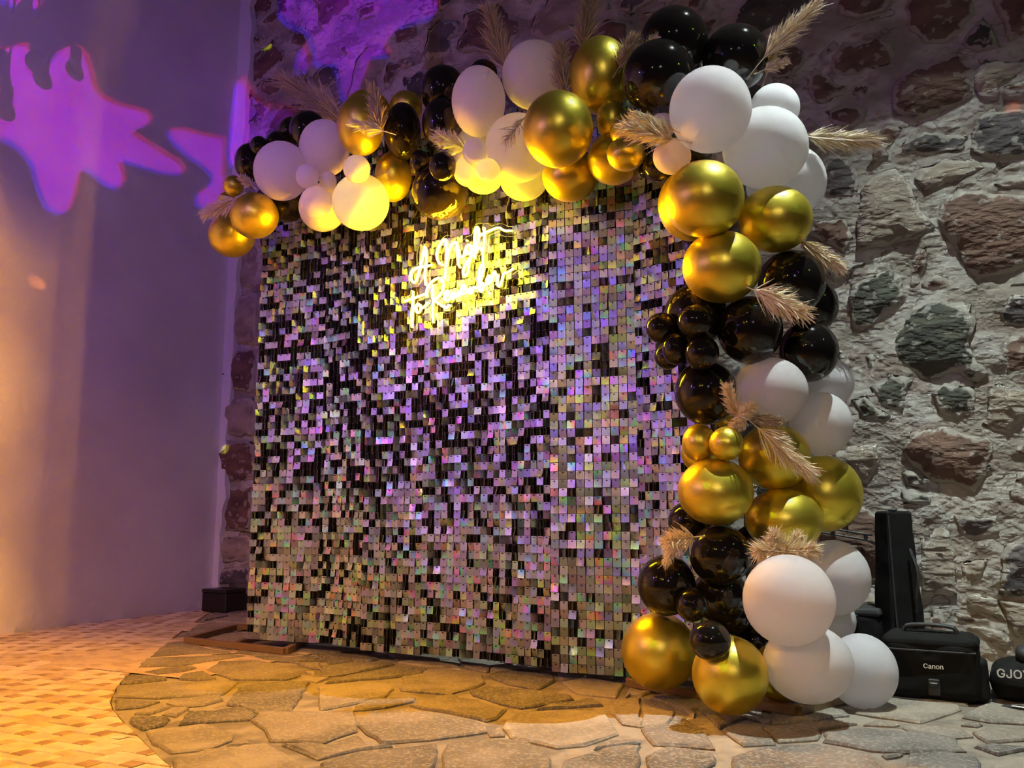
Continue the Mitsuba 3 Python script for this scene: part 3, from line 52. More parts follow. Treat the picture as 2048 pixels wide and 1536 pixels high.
FLAGSTONES_MORE = [[[-4.1,3.8],[-4.02,3.74],[-3.95,3.52],[-3.96,3.52],[-4.18,3.78]],[[-4.11,3.96],[-4.11,3.85],[-4.22,3.82],[-4.27,3.89],[-4.27,3.96]],[[-3.72,3.84],[-3.6,3.71],[-3.59,3.56],[-3.83,3.49],[-3.9,3.53],[-3.96,3.74]],[[-4.05,3.95],[-3.73,3.95],[-3.74,3.9],[-4.0,3.79],[-4.06,3.84]],[[-3.39,3.21],[-3.12,3.18],[-3.11,3.0],[-3.42,2.93],[-3.5,3.01]],[[-3.56,3.52],[-3.47,3.47],[-3.43,3.25],[-3.54,3.04],[-3.58,3.07],[-3.8,3.33],[-3.81,3.45]],[[-3.34,3.92],[-3.26,3.8],[-3.25,3.59],[-3.45,3.5],[-3.54,3.55],[-3.55,3.72]],[[-3.67,3.96],[-3.36,3.96],[-3.57,3.75],[-3.69,3.88]],[[-3.08,2.96],[-2.95,2.84],[-2.96,2.78],[-3.11,2.8],[-3.34,2.9]],[[-3.04,3.24],[-2.8,3.14],[-2.88,2.9],[-2.92,2.87],[-3.06,2.99],[-3.07,3.2]],[[-3.23,3.55],[-3.02,3.48],[-3.07,3.28],[-3.1,3.24],[-3.39,3.27],[-3.42,3.47]],[[-2.9,3.86],[-2.82,3.72],[-2.86,3.59],[-3.0,3.52],[-3.21,3.6],[-3.22,3.79]],[[-2.93,3.96],[-2.92,3.9],[-3.23,3.83],[-3.31,3.96]],[[-2.89,2.73],[-2.89,2.76],[-2.92,2.77],[-2.91,2.84],[-2.86,2.87],[-2.61,2.86],[-2.65,2.78],[-2.77,2.73],[-2.87,2.73],[-2.94,2.65]],[[-2.76,3.14],[-2.64,3.22],[-2.43,3.07],[-2.61,2.89],[-2.84,2.9]],[[-2.98,3.48],[-2.84,3.55],[-2.69,3.41],[-2.66,3.25],[-2.78,3.17],[-3.02,3.28]],[[-2.78,3.71],[-2.54,3.8],[-2.44,3.74],[-2.41,3.52],[-2.67,3.44],[-2.82,3.58]],[[-2.54,3.96],[-2.56,3.84],[-2.79,3.75],[-2.88,3.89],[-2.89,3.96]],[[-2.32,2.57],[-2.22,2.46],[-2.17,2.49],[-2.15,2.41],[-2.18,2.42],[-2.25,2.38],[-2.24,2.41],[-2.27,2.51],[-2.35,2.56]],[[-2.41,3.01],[-2.28,2.91],[-2.29,2.85],[-2.34,2.82],[-2.37,2.71],[-2.43,2.77],[-2.48,2.73],[-2.48,2.83],[-2.57,2.87]],[[-2.21,3.33],[-2.04,3.16],[-2.09,3.14],[-2.06,3.07],[-2.08,3.0],[-2.16,3.02],[-2.18,2.96],[-2.24,2.95],[-2.38,3.07]],[[-2.39,3.48],[-2.24,3.39],[-2.42,3.11],[-2.62,3.25],[-2.64,3.4]],[[-2.2,3.78],[-2.15,3.76],[-2.11,3.53],[-2.22,3.44],[-2.36,3.53],[-2.39,3.73]],[[-2.49,3.96],[-2.23,3.96],[-2.22,3.83],[-2.42,3.78],[-2.52,3.84]],[[-2.07,3.49],[-1.94,3.48],[-1.89,3.22],[-1.98,3.18],[-2.2,3.39]],[[-1.82,3.89],[-1.72,3.68],[-1.73,3.61],[-1.93,3.52],[-2.06,3.54],[-2.1,3.76]],[[-2.18,3.96],[-1.83,3.96],[-1.83,3.94],[-2.12,3.8],[-2.17,3.83]],[[-1.41,1.46],[-1.31,1.4],[-1.24,1.13],[-1.33,1.14],[-1.52,1.36]],[[-1.55,1.77],[-1.55,1.89],[-1.46,1.83],[-1.41,1.85],[-1.46,1.77],[-1.48,1.67],[-1.65,1.73]],[[-1.64,3.13],[-1.51,3.24],[-1.37,3.17],[-1.31,2.95],[-1.42,2.97],[-1.45,2.87],[-1.52,2.96],[-1.6,2.97],[-1.55,2.99],[-1.55,3.03],[-1.65,3.06]],[[-1.71,3.57],[-1.56,3.4],[-1.54,3.27],[-1.67,3.17],[-1.84,3.22],[-1.9,3.49]],[[-1.68,3.66],[-1.43,3.78],[-1.33,3.7],[-1.33,3.59],[-1.53,3.44],[-1.68,3.61]],[[-1.78,3.95],[-1.45,3.95],[-1.46,3.83],[-1.69,3.72],[-1.78,3.92]],[[-1.14,0.93],[-0.91,0.79],[-0.98,0.64],[-1.16,0.91]],[[-1.05,1.44],[-0.97,1.39],[-1.03,1.13],[-1.14,1.04],[-1.21,1.11],[-1.27,1.4]],[[-1.38,1.53],[-1.11,1.69],[-1.08,1.48],[-1.29,1.45],[-1.38,1.5]],[[-1.11,2.81],[-1.12,2.75],[-1.15,2.74],[-1.15,2.7],[-1.2,2.86]],[[-1.13,3.25],[-0.98,3.14],[-0.96,2.94],[-1.09,2.85],[-1.27,2.94],[-1.34,3.18]],[[-1.3,3.54],[-1.12,3.47],[-1.15,3.29],[-1.36,3.22],[-1.49,3.28],[-1.5,3.39]],[[-1.12,3.82],[-0.98,3.65],[-0.99,3.58],[-1.09,3.51],[-1.28,3.59],[-1.29,3.7]],[[-1.4,3.96],[-1.13,3.96],[-1.13,3.86],[-1.31,3.74],[-1.41,3.82]],[[-0.77,0.28],[-0.55,0.2],[-0.66,-0.07],[-0.79,0.27]],[[-0.86,0.77],[-0.76,0.77],[-0.67,0.66],[-0.8,0.49],[-0.93,0.55],[-0.95,0.59]],[[-1.11,1.0],[-1.01,1.09],[-0.69,1.06],[-0.77,0.83],[-0.87,0.82],[-1.12,0.98]],[[-0.93,1.38],[-0.76,1.43],[-0.6,1.24],[-0.62,1.14],[-0.66,1.1],[-0.99,1.14]],[[-1.01,1.75],[-0.75,1.58],[-0.78,1.47],[-0.95,1.43],[-1.02,1.47],[-1.05,1.71]],[[-0.71,1.91],[-0.58,1.78],[-0.72,1.62],[-0.96,1.77]],[[-1.07,2.82],[-0.94,2.91],[-0.69,2.85],[-0.73,2.71],[-0.71,2.63],[-0.79,2.69],[-0.89,2.64],[-0.91,2.61],[-0.87,2.52],[-0.92,2.6],[-1.08,2.72]],[[-0.76,3.27],[-0.57,3.15],[-0.59,3.02],[-0.63,3.0],[-0.68,2.88],[-0.93,2.94],[-0.95,3.14]],[[-1.06,3.47],[-0.97,3.53],[-0.79,3.38],[-0.79,3.31],[-0.96,3.19],[-1.09,3.28]],[[-0.93,3.64],[-0.68,3.78],[-0.61,3.74],[-0.58,3.59],[-0.77,3.42],[-0.95,3.57]],[[-1.09,3.96],[-0.74,3.96],[-0.7,3.82],[-0.95,3.68],[-1.09,3.86]],[[-0.31,-0.19],[-0.29,-0.23],[-0.6,-0.23],[-0.64,-0.12]],[[-0.5,0.19],[-0.41,0.23],[-0.27,0.09],[-0.25,-0.0],[-0.31,-0.14],[-0.61,-0.08]],[[-0.62,0.63],[-0.39,0.4],[-0.43,0.28],[-0.52,0.24],[-0.75,0.33],[-0.76,0.45]],[[-0.35,0.82],[-0.22,0.77],[-0.21,0.54],[-0.36,0.44],[-0.57,0.65]],[[-0.63,1.06],[-0.59,1.09],[-0.45,0.98],[-0.39,0.85],[-0.61,0.69],[-0.72,0.81]],[[-0.55,1.23],[-0.27,1.37],[-0.13,1.27],[-0.13,1.2],[-0.42,1.03],[-0.57,1.14]],[[-0.7,1.58],[-0.54,1.77],[-0.31,1.61],[-0.29,1.42],[-0.57,1.27],[-0.74,1.46]],[[-0.36,2.0],[-0.09,1.91],[-0.11,1.76],[-0.29,1.64],[-0.5,1.79]],[[-0.65,2.05],[-0.63,1.99],[-0.6,1.98],[-0.38,2.1],[-0.38,2.03],[-0.53,1.8],[-0.68,1.94]],[[-0.54,3.15],[-0.33,3.29],[-0.22,3.16],[-0.22,3.09],[-0.45,3.11],[-0.47,3.09],[-0.49,2.94],[-0.56,2.97]],[[-0.55,3.55],[-0.34,3.39],[-0.35,3.33],[-0.55,3.19],[-0.73,3.31],[-0.74,3.38]],[[-0.37,3.83],[-0.19,3.76],[-0.25,3.47],[-0.32,3.42],[-0.54,3.59],[-0.58,3.75]],[[-0.4,3.95],[-0.39,3.86],[-0.59,3.78],[-0.66,3.82],[-0.69,3.95]],[[-0.21,-0.04],[0.15,-0.12],[0.1,-0.22],[-0.25,-0.22],[-0.26,-0.18]],[[0.06,0.21],[0.16,0.09],[0.14,-0.06],[-0.2,0.02],[-0.21,0.08]],[[-0.34,0.39],[-0.18,0.5],[0.03,0.42],[0.04,0.26],[-0.24,0.13],[-0.38,0.27]],[[0.01,0.89],[0.07,0.87],[0.15,0.55],[0.05,0.48],[-0.16,0.55],[-0.17,0.77]],[[-0.12,1.15],[-0.03,0.94],[-0.2,0.82],[-0.34,0.87],[-0.39,0.99]],[[-0.09,1.27],[0.05,1.34],[0.15,1.33],[0.23,1.12],[0.09,0.92],[0.01,0.94],[-0.09,1.19]],[[-0.09,1.72],[0.04,1.66],[0.02,1.37],[-0.1,1.31],[-0.25,1.42],[-0.27,1.61]],[[-0.05,1.91],[0.08,2.08],[0.19,2.01],[0.24,1.75],[0.07,1.7],[-0.07,1.76]],[[-0.34,2.12],[-0.18,2.22],[0.04,2.11],[-0.09,1.95],[-0.34,2.04]],[[-0.01,2.32],[-0.01,2.54],[-0.02,2.56],[0.03,2.58],[0.15,2.53],[0.17,2.43],[0.06,2.16],[-0.12,2.25]],[[0.09,3.22],[0.15,3.14],[0.15,3.06],[-0.01,2.97],[-0.01,3.11],[-0.12,3.16]],[[-0.29,3.38],[-0.22,3.43],[0.06,3.4],[0.07,3.28],[-0.19,3.2],[-0.29,3.32]],[[-0.15,3.76],[-0.01,3.84],[0.09,3.77],[0.16,3.53],[0.09,3.45],[-0.21,3.48]],[[-0.03,3.95],[-0.03,3.88],[-0.17,3.8],[-0.34,3.87],[-0.34,3.95]],[[0.19,-0.15],[0.45,-0.21],[0.46,-0.23],[0.15,-0.23]],[[0.22,0.08],[0.38,0.15],[0.58,0.09],[0.58,0.03],[0.45,-0.16],[0.2,-0.09]],[[0.19,0.52],[0.35,0.5],[0.36,0.2],[0.2,0.12],[0.08,0.26],[0.07,0.43]],[[0.31,0.87],[0.53,0.62],[0.36,0.54],[0.2,0.55],[0.12,0.88]],[[0.26,1.09],[0.49,1.11],[0.31,0.92],[0.15,0.93]],[[0.36,1.39],[0.46,1.34],[0.48,1.17],[0.26,1.15],[0.2,1.32]],[[0.1,1.65],[0.27,1.7],[0.32,1.44],[0.16,1.37],[0.08,1.38]],[[0.46,2.06],[0.57,1.92],[0.56,1.81],[0.29,1.74],[0.23,2.0]],[[0.21,2.39],[0.49,2.24],[0.45,2.1],[0.21,2.05],[0.1,2.12]],[[0.37,2.67],[0.64,2.56],[0.64,2.36],[0.51,2.28],[0.22,2.44],[0.2,2.54]],[[0.18,3.01],[0.36,2.88],[0.34,2.71],[0.17,2.58],[0.06,2.63],[0.0,2.91]],[[0.38,3.23],[0.52,3.16],[0.51,3.03],[0.39,2.94],[0.21,3.06],[0.21,3.13]],[[0.19,3.49],[0.31,3.48],[0.35,3.28],[0.18,3.19],[0.13,3.26],[0.12,3.42]],[[0.44,3.85],[0.56,3.76],[0.51,3.6],[0.33,3.52],[0.19,3.54],[0.12,3.77]],[[0.02,3.95],[0.4,3.95],[0.42,3.89],[0.11,3.81],[0.02,3.87]],[[0.61,-0.02],[0.82,-0.19],[0.82,-0.23],[0.5,-0.23],[0.49,-0.19]],[[0.64,0.1],[0.76,0.22],[0.98,0.1],[0.99,0.01],[0.84,-0.14],[0.64,0.03]],[[0.56,0.58],[0.72,0.34],[0.72,0.26],[0.61,0.15],[0.4,0.21],[0.39,0.5]],[[0.78,0.85],[0.92,0.79],[0.99,0.52],[0.75,0.37],[0.6,0.61]],[[0.54,1.08],[0.74,0.95],[0.75,0.88],[0.57,0.65],[0.35,0.89]],[[0.73,1.49],[0.89,1.34],[0.91,1.21],[0.76,1.0],[0.55,1.13],[0.51,1.35]],[[0.57,1.77],[0.71,1.61],[0.71,1.54],[0.48,1.39],[0.38,1.44],[0.32,1.7]],[[0.61,1.91],[0.76,1.99],[0.97,1.95],[0.95,1.79],[0.74,1.65],[0.6,1.8]],[[0.53,2.24],[0.66,2.32],[0.71,2.29],[0.73,2.03],[0.6,1.96],[0.5,2.09]],[[0.69,2.56],[0.78,2.62],[0.93,2.54],[1.04,2.3],[0.74,2.33],[0.69,2.36]],[[0.41,2.88],[0.54,2.98],[0.81,2.88],[0.82,2.85],[0.76,2.67],[0.66,2.6],[0.4,2.71]],[[0.57,3.17],[0.71,3.32],[0.79,3.31],[0.93,3.17],[0.82,2.93],[0.56,3.03]],[[0.52,3.56],[0.66,3.35],[0.54,3.22],[0.4,3.28],[0.36,3.48]],[[0.6,3.76],[0.69,3.79],[0.91,3.73],[0.91,3.55],[0.79,3.36],[0.71,3.36],[0.55,3.59]],[[0.7,3.95],[0.67,3.83],[0.58,3.8],[0.47,3.89],[0.46,3.95]],[[0.87,-0.19],[1.02,-0.03],[1.11,-0.11],[1.1,-0.23],[0.87,-0.23]],[[1.19,0.21],[1.39,0.12],[1.43,-0.04],[1.42,-0.06],[1.14,-0.08],[1.04,0.0],[1.02,0.11]],[[1.02,0.48],[1.16,0.43],[1.16,0.25],[1.0,0.15],[0.78,0.27],[0.78,0.33]],[[1.15,0.81],[1.31,0.71],[1.33,0.6],[1.18,0.47],[1.03,0.52],[0.96,0.79]],[[0.94,1.19],[1.19,1.14],[1.14,0.84],[0.94,0.82],[0.79,0.89],[0.78,0.96]],[[1.2,1.53],[1.36,1.36],[1.28,1.2],[1.21,1.17],[0.96,1.22],[0.93,1.34]],[[0.75,1.61],[0.97,1.75],[1.18,1.61],[1.19,1.56],[0.91,1.37],[0.75,1.53]],[[1.01,1.96],[1.06,2.01],[1.38,1.92],[1.37,1.85],[1.19,1.65],[1.0,1.79]],[[1.03,2.25],[1.04,2.04],[0.98,1.98],[0.77,2.03],[0.75,2.29]],[[1.1,2.62],[1.26,2.48],[1.22,2.39],[1.07,2.32],[0.96,2.55]],[[0.86,2.83],[1.08,2.79],[1.09,2.65],[0.94,2.58],[0.8,2.66]],[[0.97,3.15],[1.17,3.17],[1.19,3.14],[1.25,2.91],[1.09,2.83],[0.86,2.87],[0.85,2.9]],[[0.94,3.52],[1.23,3.41],[1.16,3.21],[0.97,3.19],[0.82,3.34]],[[1.01,3.76],[1.2,3.69],[1.3,3.5],[1.24,3.45],[0.96,3.56],[0.95,3.72]],[[0.76,3.95],[1.02,3.95],[0.99,3.81],[0.92,3.77],[0.73,3.83]],[[1.15,-0.12],[1.41,-0.09],[1.4,-0.23],[1.14,-0.23]],[[1.51,0.21],[1.77,0.23],[1.77,-0.03],[1.47,-0.02],[1.44,0.12]],[[1.2,0.45],[1.35,0.58],[1.45,0.52],[1.47,0.24],[1.4,0.15],[1.2,0.25]],[[1.43,0.81],[1.71,0.75],[1.63,0.57],[1.47,0.55],[1.37,0.61],[1.35,0.72]],[[1.23,1.13],[1.29,1.16],[1.44,0.98],[1.4,0.85],[1.32,0.75],[1.19,0.84]],[[1.4,1.35],[1.53,1.38],[1.73,1.3],[1.76,1.1],[1.48,1.0],[1.32,1.19]],[[1.39,1.8],[1.53,1.64],[1.51,1.42],[1.4,1.39],[1.23,1.57],[1.22,1.61]],[[1.43,1.93],[1.53,2.02],[1.73,1.97],[1.79,1.78],[1.57,1.68],[1.42,1.84]],[[1.23,2.35],[1.48,2.13],[1.5,2.06],[1.4,1.97],[1.07,2.05],[1.07,2.26]],[[1.31,2.47],[1.44,2.59],[1.58,2.54],[1.62,2.42],[1.5,2.19],[1.27,2.38]],[[1.27,2.87],[1.36,2.82],[1.41,2.63],[1.28,2.52],[1.13,2.65],[1.12,2.79]],[[1.66,3.14],[1.67,3.05],[1.37,2.86],[1.29,2.91],[1.24,3.13]],[[1.28,3.4],[1.35,3.47],[1.48,3.48],[1.64,3.19],[1.22,3.18],[1.21,3.2]],[[1.42,3.93],[1.58,3.73],[1.56,3.63],[1.48,3.54],[1.35,3.53],[1.26,3.71]],[[1.09,3.95],[1.36,3.95],[1.21,3.75],[1.05,3.81]],[[1.45,-0.06],[1.78,-0.08],[1.79,-0.23],[1.43,-0.23]],[[1.83,0.28],[2.12,0.19],[2.11,-0.02],[1.82,-0.04],[1.82,0.25]],[[1.64,0.52],[1.79,0.38],[1.8,0.31],[1.78,0.29],[1.52,0.27],[1.49,0.51]],[[1.76,0.74],[1.81,0.79],[1.98,0.71],[2.0,0.59],[1.82,0.44],[1.68,0.56]],[[1.49,0.97],[1.75,1.05],[1.79,0.83],[1.73,0.78],[1.45,0.85]],[[1.88,1.4],[2.14,1.34],[2.19,1.08],[1.8,1.12],[1.77,1.31]],[[1.58,1.63],[1.82,1.74],[1.88,1.69],[1.85,1.43],[1.74,1.33],[1.55,1.41]],[[1.94,2.11],[2.12,1.93],[1.96,1.74],[1.91,1.73],[1.85,1.78],[1.78,1.98]],[[1.67,2.39],[1.96,2.28],[1.92,2.16],[1.74,2.02],[1.54,2.07],[1.53,2.14]],[[1.89,2.76],[2.04,2.53],[1.99,2.34],[1.68,2.45],[1.64,2.55]],[[1.69,3.01],[1.85,2.81],[1.6,2.59],[1.46,2.64],[1.4,2.82]],[[1.83,3.23],[2.05,3.13],[2.04,2.94],[1.9,2.84],[1.72,3.05],[1.71,3.16]],[[1.59,3.59],[1.92,3.48],[1.82,3.27],[1.69,3.19],[1.51,3.5]],[[1.64,3.72],[1.92,3.87],[1.98,3.78],[1.94,3.51],[1.62,3.63]],[[1.9,3.96],[1.9,3.91],[1.62,3.76],[1.46,3.96]],[[2.12,-0.06],[2.23,-0.16],[2.22,-0.22],[1.83,-0.22],[1.82,-0.09]],[[2.16,0.2],[2.26,0.29],[2.44,0.14],[2.45,-0.04],[2.26,-0.13],[2.15,-0.03]],[[2.04,0.56],[2.25,0.45],[2.24,0.33],[2.14,0.23],[1.84,0.32],[1.84,0.39]],[[2.23,0.91],[2.34,0.8],[2.37,0.56],[2.27,0.49],[2.06,0.6],[2.03,0.72]],[[2.19,1.04],[2.2,0.95],[2.0,0.75],[1.83,0.84],[1.79,1.07]],[[2.24,1.4],[2.49,1.38],[2.44,1.17],[2.24,1.1],[2.19,1.35]],[[1.93,1.68],[1.97,1.69],[2.2,1.59],[2.2,1.44],[2.15,1.39],[1.9,1.44]],[[2.16,1.91],[2.36,1.91],[2.43,1.86],[2.43,1.84],[2.23,1.63],[2.0,1.72]],[[2.03,2.3],[2.28,2.2],[2.34,1.94],[2.16,1.95],[1.96,2.15]],[[2.1,2.52],[2.31,2.58],[2.42,2.52],[2.39,2.32],[2.29,2.24],[2.05,2.34]],[[2.07,2.91],[2.32,2.89],[2.3,2.61],[2.09,2.55],[1.92,2.8]],[[2.1,3.14],[2.24,3.26],[2.44,3.11],[2.43,3.0],[2.33,2.93],[2.09,2.94]],[[1.98,3.47],[2.19,3.39],[2.21,3.29],[2.08,3.19],[1.87,3.27]],[[2.02,3.77],[2.4,3.73],[2.4,3.63],[2.21,3.43],[2.0,3.52]],[[1.95,3.96],[2.28,3.96],[2.35,3.79],[2.02,3.81],[1.95,3.91]],[[2.27,-0.16],[2.47,-0.07],[2.57,-0.1],[2.57,-0.23],[2.26,-0.23]],[[2.57,0.21],[2.57,-0.06],[2.49,-0.03],[2.48,0.14]],[[2.3,0.44],[2.41,0.52],[2.54,0.5],[2.57,0.43],[2.57,0.27],[2.46,0.19],[2.29,0.33]],[[2.57,0.87],[2.57,0.55],[2.42,0.57],[2.39,0.8]],[[2.46,1.13],[2.57,1.06],[2.57,0.91],[2.37,0.84],[2.25,0.95],[2.23,1.05]],[[2.55,1.39],[2.57,1.4],[2.57,1.12],[2.49,1.17]],[[2.44,1.8],[2.57,1.59],[2.55,1.45],[2.52,1.42],[2.25,1.45],[2.25,1.6]],[[2.46,1.86],[2.57,1.93],[2.57,1.66]],[[2.41,2.29],[2.57,2.22],[2.57,1.96],[2.44,1.88],[2.38,1.94],[2.31,2.21]],[[2.47,2.5],[2.57,2.53],[2.57,2.27],[2.45,2.33]],[[2.35,2.9],[2.45,2.97],[2.55,2.9],[2.57,2.58],[2.44,2.55],[2.33,2.61]],[[2.47,3.11],[2.57,3.2],[2.57,2.94],[2.47,3.0]],[[2.42,3.58],[2.57,3.42],[2.57,3.27],[2.45,3.16],[2.27,3.29],[2.24,3.4]],[[2.44,3.74],[2.57,3.83],[2.57,3.49],[2.44,3.63]],[[2.57,3.96],[2.57,3.87],[2.42,3.76],[2.4,3.78],[2.32,3.96]]]
BALLOONS = [['b',-0.937,2.707,2.129,0.1138,0.1138,0],['b',-0.756,2.794,2.062,0.1095,0.1095,0],['b',-0.953,2.594,1.955,0.1175,0.1175,0],['w',-0.78,2.57,1.793,0.1246,0.1307,0],['w',-0.669,2.936,1.922,0.0829,0.0829,0],['w',-0.665,2.765,1.718,0.1338,0.1291,0],['w',-0.657,3.002,1.68,0.1327,0.1293,0],['w',-0.956,2.628,1.804,0.042,0.042,0],['w',-0.915,2.594,1.68,0.0599,0.0568,0],['b',-0.988,2.674,1.691,0.0524,0.054,0],['b',-1.064,2.771,1.733,0.0341,0.0376,0],['b',-0.891,2.764,1.759,0.0564,0.0564,0],['w',-0.827,2.85,1.738,0.0538,0.0538,0],['g',-0.79,2.511,1.491,0.1176,0.1146,0],['g',-0.885,2.698,1.55,0.1126,0.119,0],['g',-0.644,2.766,1.478,0.1145,0.1035,0],['g',-0.775,2.615,1.306,0.1184,0.1108,0],['b',-0.625,2.868,1.294,0.1054,0.1054,0],['b',-0.605,3.05,1.254,0.0888,0.0938,0],['b',-0.727,2.729,1.126,0.0989,0.1051,0],['b',-0.588,2.894,1.072,0.0917,0.0964,0],['b',-0.894,2.721,1.191,0.1019,0.0987,0],['b',-0.976,2.63,1.141,0.0502,0.0486,0],['b',-0.846,2.569,1.136,0.0541,0.0511,0],['b',-0.931,2.624,1.07,0.0418,0.051,0],['b',-0.839,2.598,1.044,0.0512,0.0527,0],['b',-0.986,2.706,1.064,0.0432,0.0432,0],['b',-0.87,2.721,0.94,0.097,0.1017,0],['w',-0.689,2.793,0.941,0.1147,0.1054,0],['w',-0.571,3.088,0.997,0.0848,0.0831,0],['w',-0.579,2.98,0.849,0.0977,0.1025,0],['w',-0.709,3.059,0.876,0.0671,0.0671,0],['g',-0.867,2.631,0.776,0.0513,0.0573,0],['g',-0.9,2.752,0.755,0.0645,0.0661,0],['g',-0.772,2.591,0.767,0.0497,0.0497,0],['g',-0.846,2.812,0.867,0.0319,0.0319,0],['g',-0.701,2.856,0.741,0.1113,0.1034,0],['g',-0.593,3.035,0.63,0.1226,0.1226,0],['g',-0.82,2.625,0.629,0.1111,0.0992,0],['g',-0.681,2.861,0.546,0.1192,0.0975,0],['b',-0.941,2.743,0.539,0.0688,0.0656,0],['b',-0.828,2.675,0.443,0.091,0.0895,0],['b',-0.985,2.641,0.351,0.0876,0.0907,0],['b',-0.888,2.584,0.302,0.0465,0.048,0],['b',-0.845,2.837,0.248,0.0529,0.0545,0],['b',-0.777,2.398,0.23,0.0545,0.0518,0],['b',-0.86,2.765,0.318,0.0843,0.0843,0],['b',-0.816,2.976,0.155,0.0675,0.0675,0],['b',-0.823,3.019,0.463,0.0662,0.0662,0],['g',-1.034,2.692,0.148,0.1149,0.1165,0],['g',-0.754,2.49,0.13,0.1019,0.1046,0],['g',-0.684,2.752,0.105,0.0848,0.0848,0],['w',-0.596,2.521,0.334,0.1211,0.1211,0],['w',-0.576,3.051,0.364,0.1116,0.118,0],['w',-0.62,3.197,0.215,0.0799,0.0799,0],['w',-0.576,2.626,0.156,0.1211,0.1059,0],['w',-0.484,2.914,0.103,0.1009,0.1083,0],['g',-1.016,2.769,1.895,0.0512,0.0512,0],['g',-3.004,2.718,1.793,0.1021,0.0999,1],['g',-2.733,2.588,1.797,0.1,0.0958,1],['g',-2.983,2.694,2.008,0.0444,0.0466,1],['g',-3.109,2.771,1.986,0.0389,0.0412,1],['b',-2.905,2.711,2.108,0.0664,0.0842,1],['b',-2.813,2.672,2.15,0.0391,0.0435,1],['b',-2.777,2.748,2.176,0.0551,0.0595,1],['b',-2.761,2.821,2.261,0.0672,0.0672,1],['b',-2.589,2.736,2.194,0.0816,0.0859,1],['w',-2.6,2.599,1.969,0.1136,0.1219,1],['w',-2.452,2.689,2.069,0.1038,0.1184,1],['w',-2.417,2.558,1.896,0.0458,0.0498,1],['w',-2.394,2.653,1.902,0.0345,0.0406,1],['w',-2.406,2.602,1.802,0.064,0.064,1],['w',-2.481,2.721,1.828,0.0978,0.0999,1],['w',-2.141,2.53,1.862,0.0513,0.0532,1],['w',-2.202,2.632,1.774,0.1115,0.1115,1],['g',-2.146,2.551,2.043,0.0905,0.1155,1],['g',-2.227,2.688,2.169,0.095,0.095,1],['g',-2.127,2.735,1.897,0.0738,0.0997,1],['b',-2.697,2.735,1.887,0.0817,0.0796,1],['b',-2.049,2.691,2.054,0.0727,0.112,1],['g',-2.083,2.754,2.188,0.0665,0.0665,1],['b',-1.872,2.708,2.186,0.0891,0.0987,1],['b',-1.827,2.639,2.014,0.0751,0.0976,1],['b',-1.933,2.646,1.886,0.038,0.0475,1],['b',-1.713,2.481,1.768,0.0473,0.0508,1],['b',-1.883,2.713,1.782,0.1088,0.1069,1],['w',-1.631,2.585,2.033,0.0971,0.1259,1],['w',-1.459,2.689,2.135,0.1176,0.123,1],['b',-1.734,2.782,2.255,0.0543,0.0543,1],['g',-1.27,2.502,1.814,0.1149,0.1248,1],['g',-1.195,2.682,2.062,0.1071,0.133,1],['g',-1.148,2.657,1.881,0.0506,0.0675,1],['g',-1.078,2.607,1.806,0.0492,0.0541,1],['g',-1.064,2.578,1.713,0.0613,0.0549,1],['g',-1.155,2.694,1.757,0.0916,0.0882,1],['w',-1.467,2.58,1.82,0.1144,0.1196,1],['w',-1.588,2.495,1.802,0.0431,0.0466,1],['w',-1.749,2.738,1.931,0.0796,0.0853,1],['w',-1.647,2.546,1.759,0.0529,0.0529,1],['w',-1.539,2.504,1.727,0.0427,0.041,1],['w',-1.651,2.652,1.779,0.0726,0.0654,1],['w',-1.531,2.739,1.778,0.0893,0.0839,1],['g',-1.336,2.722,1.742,0.0985,0.0915,1]]
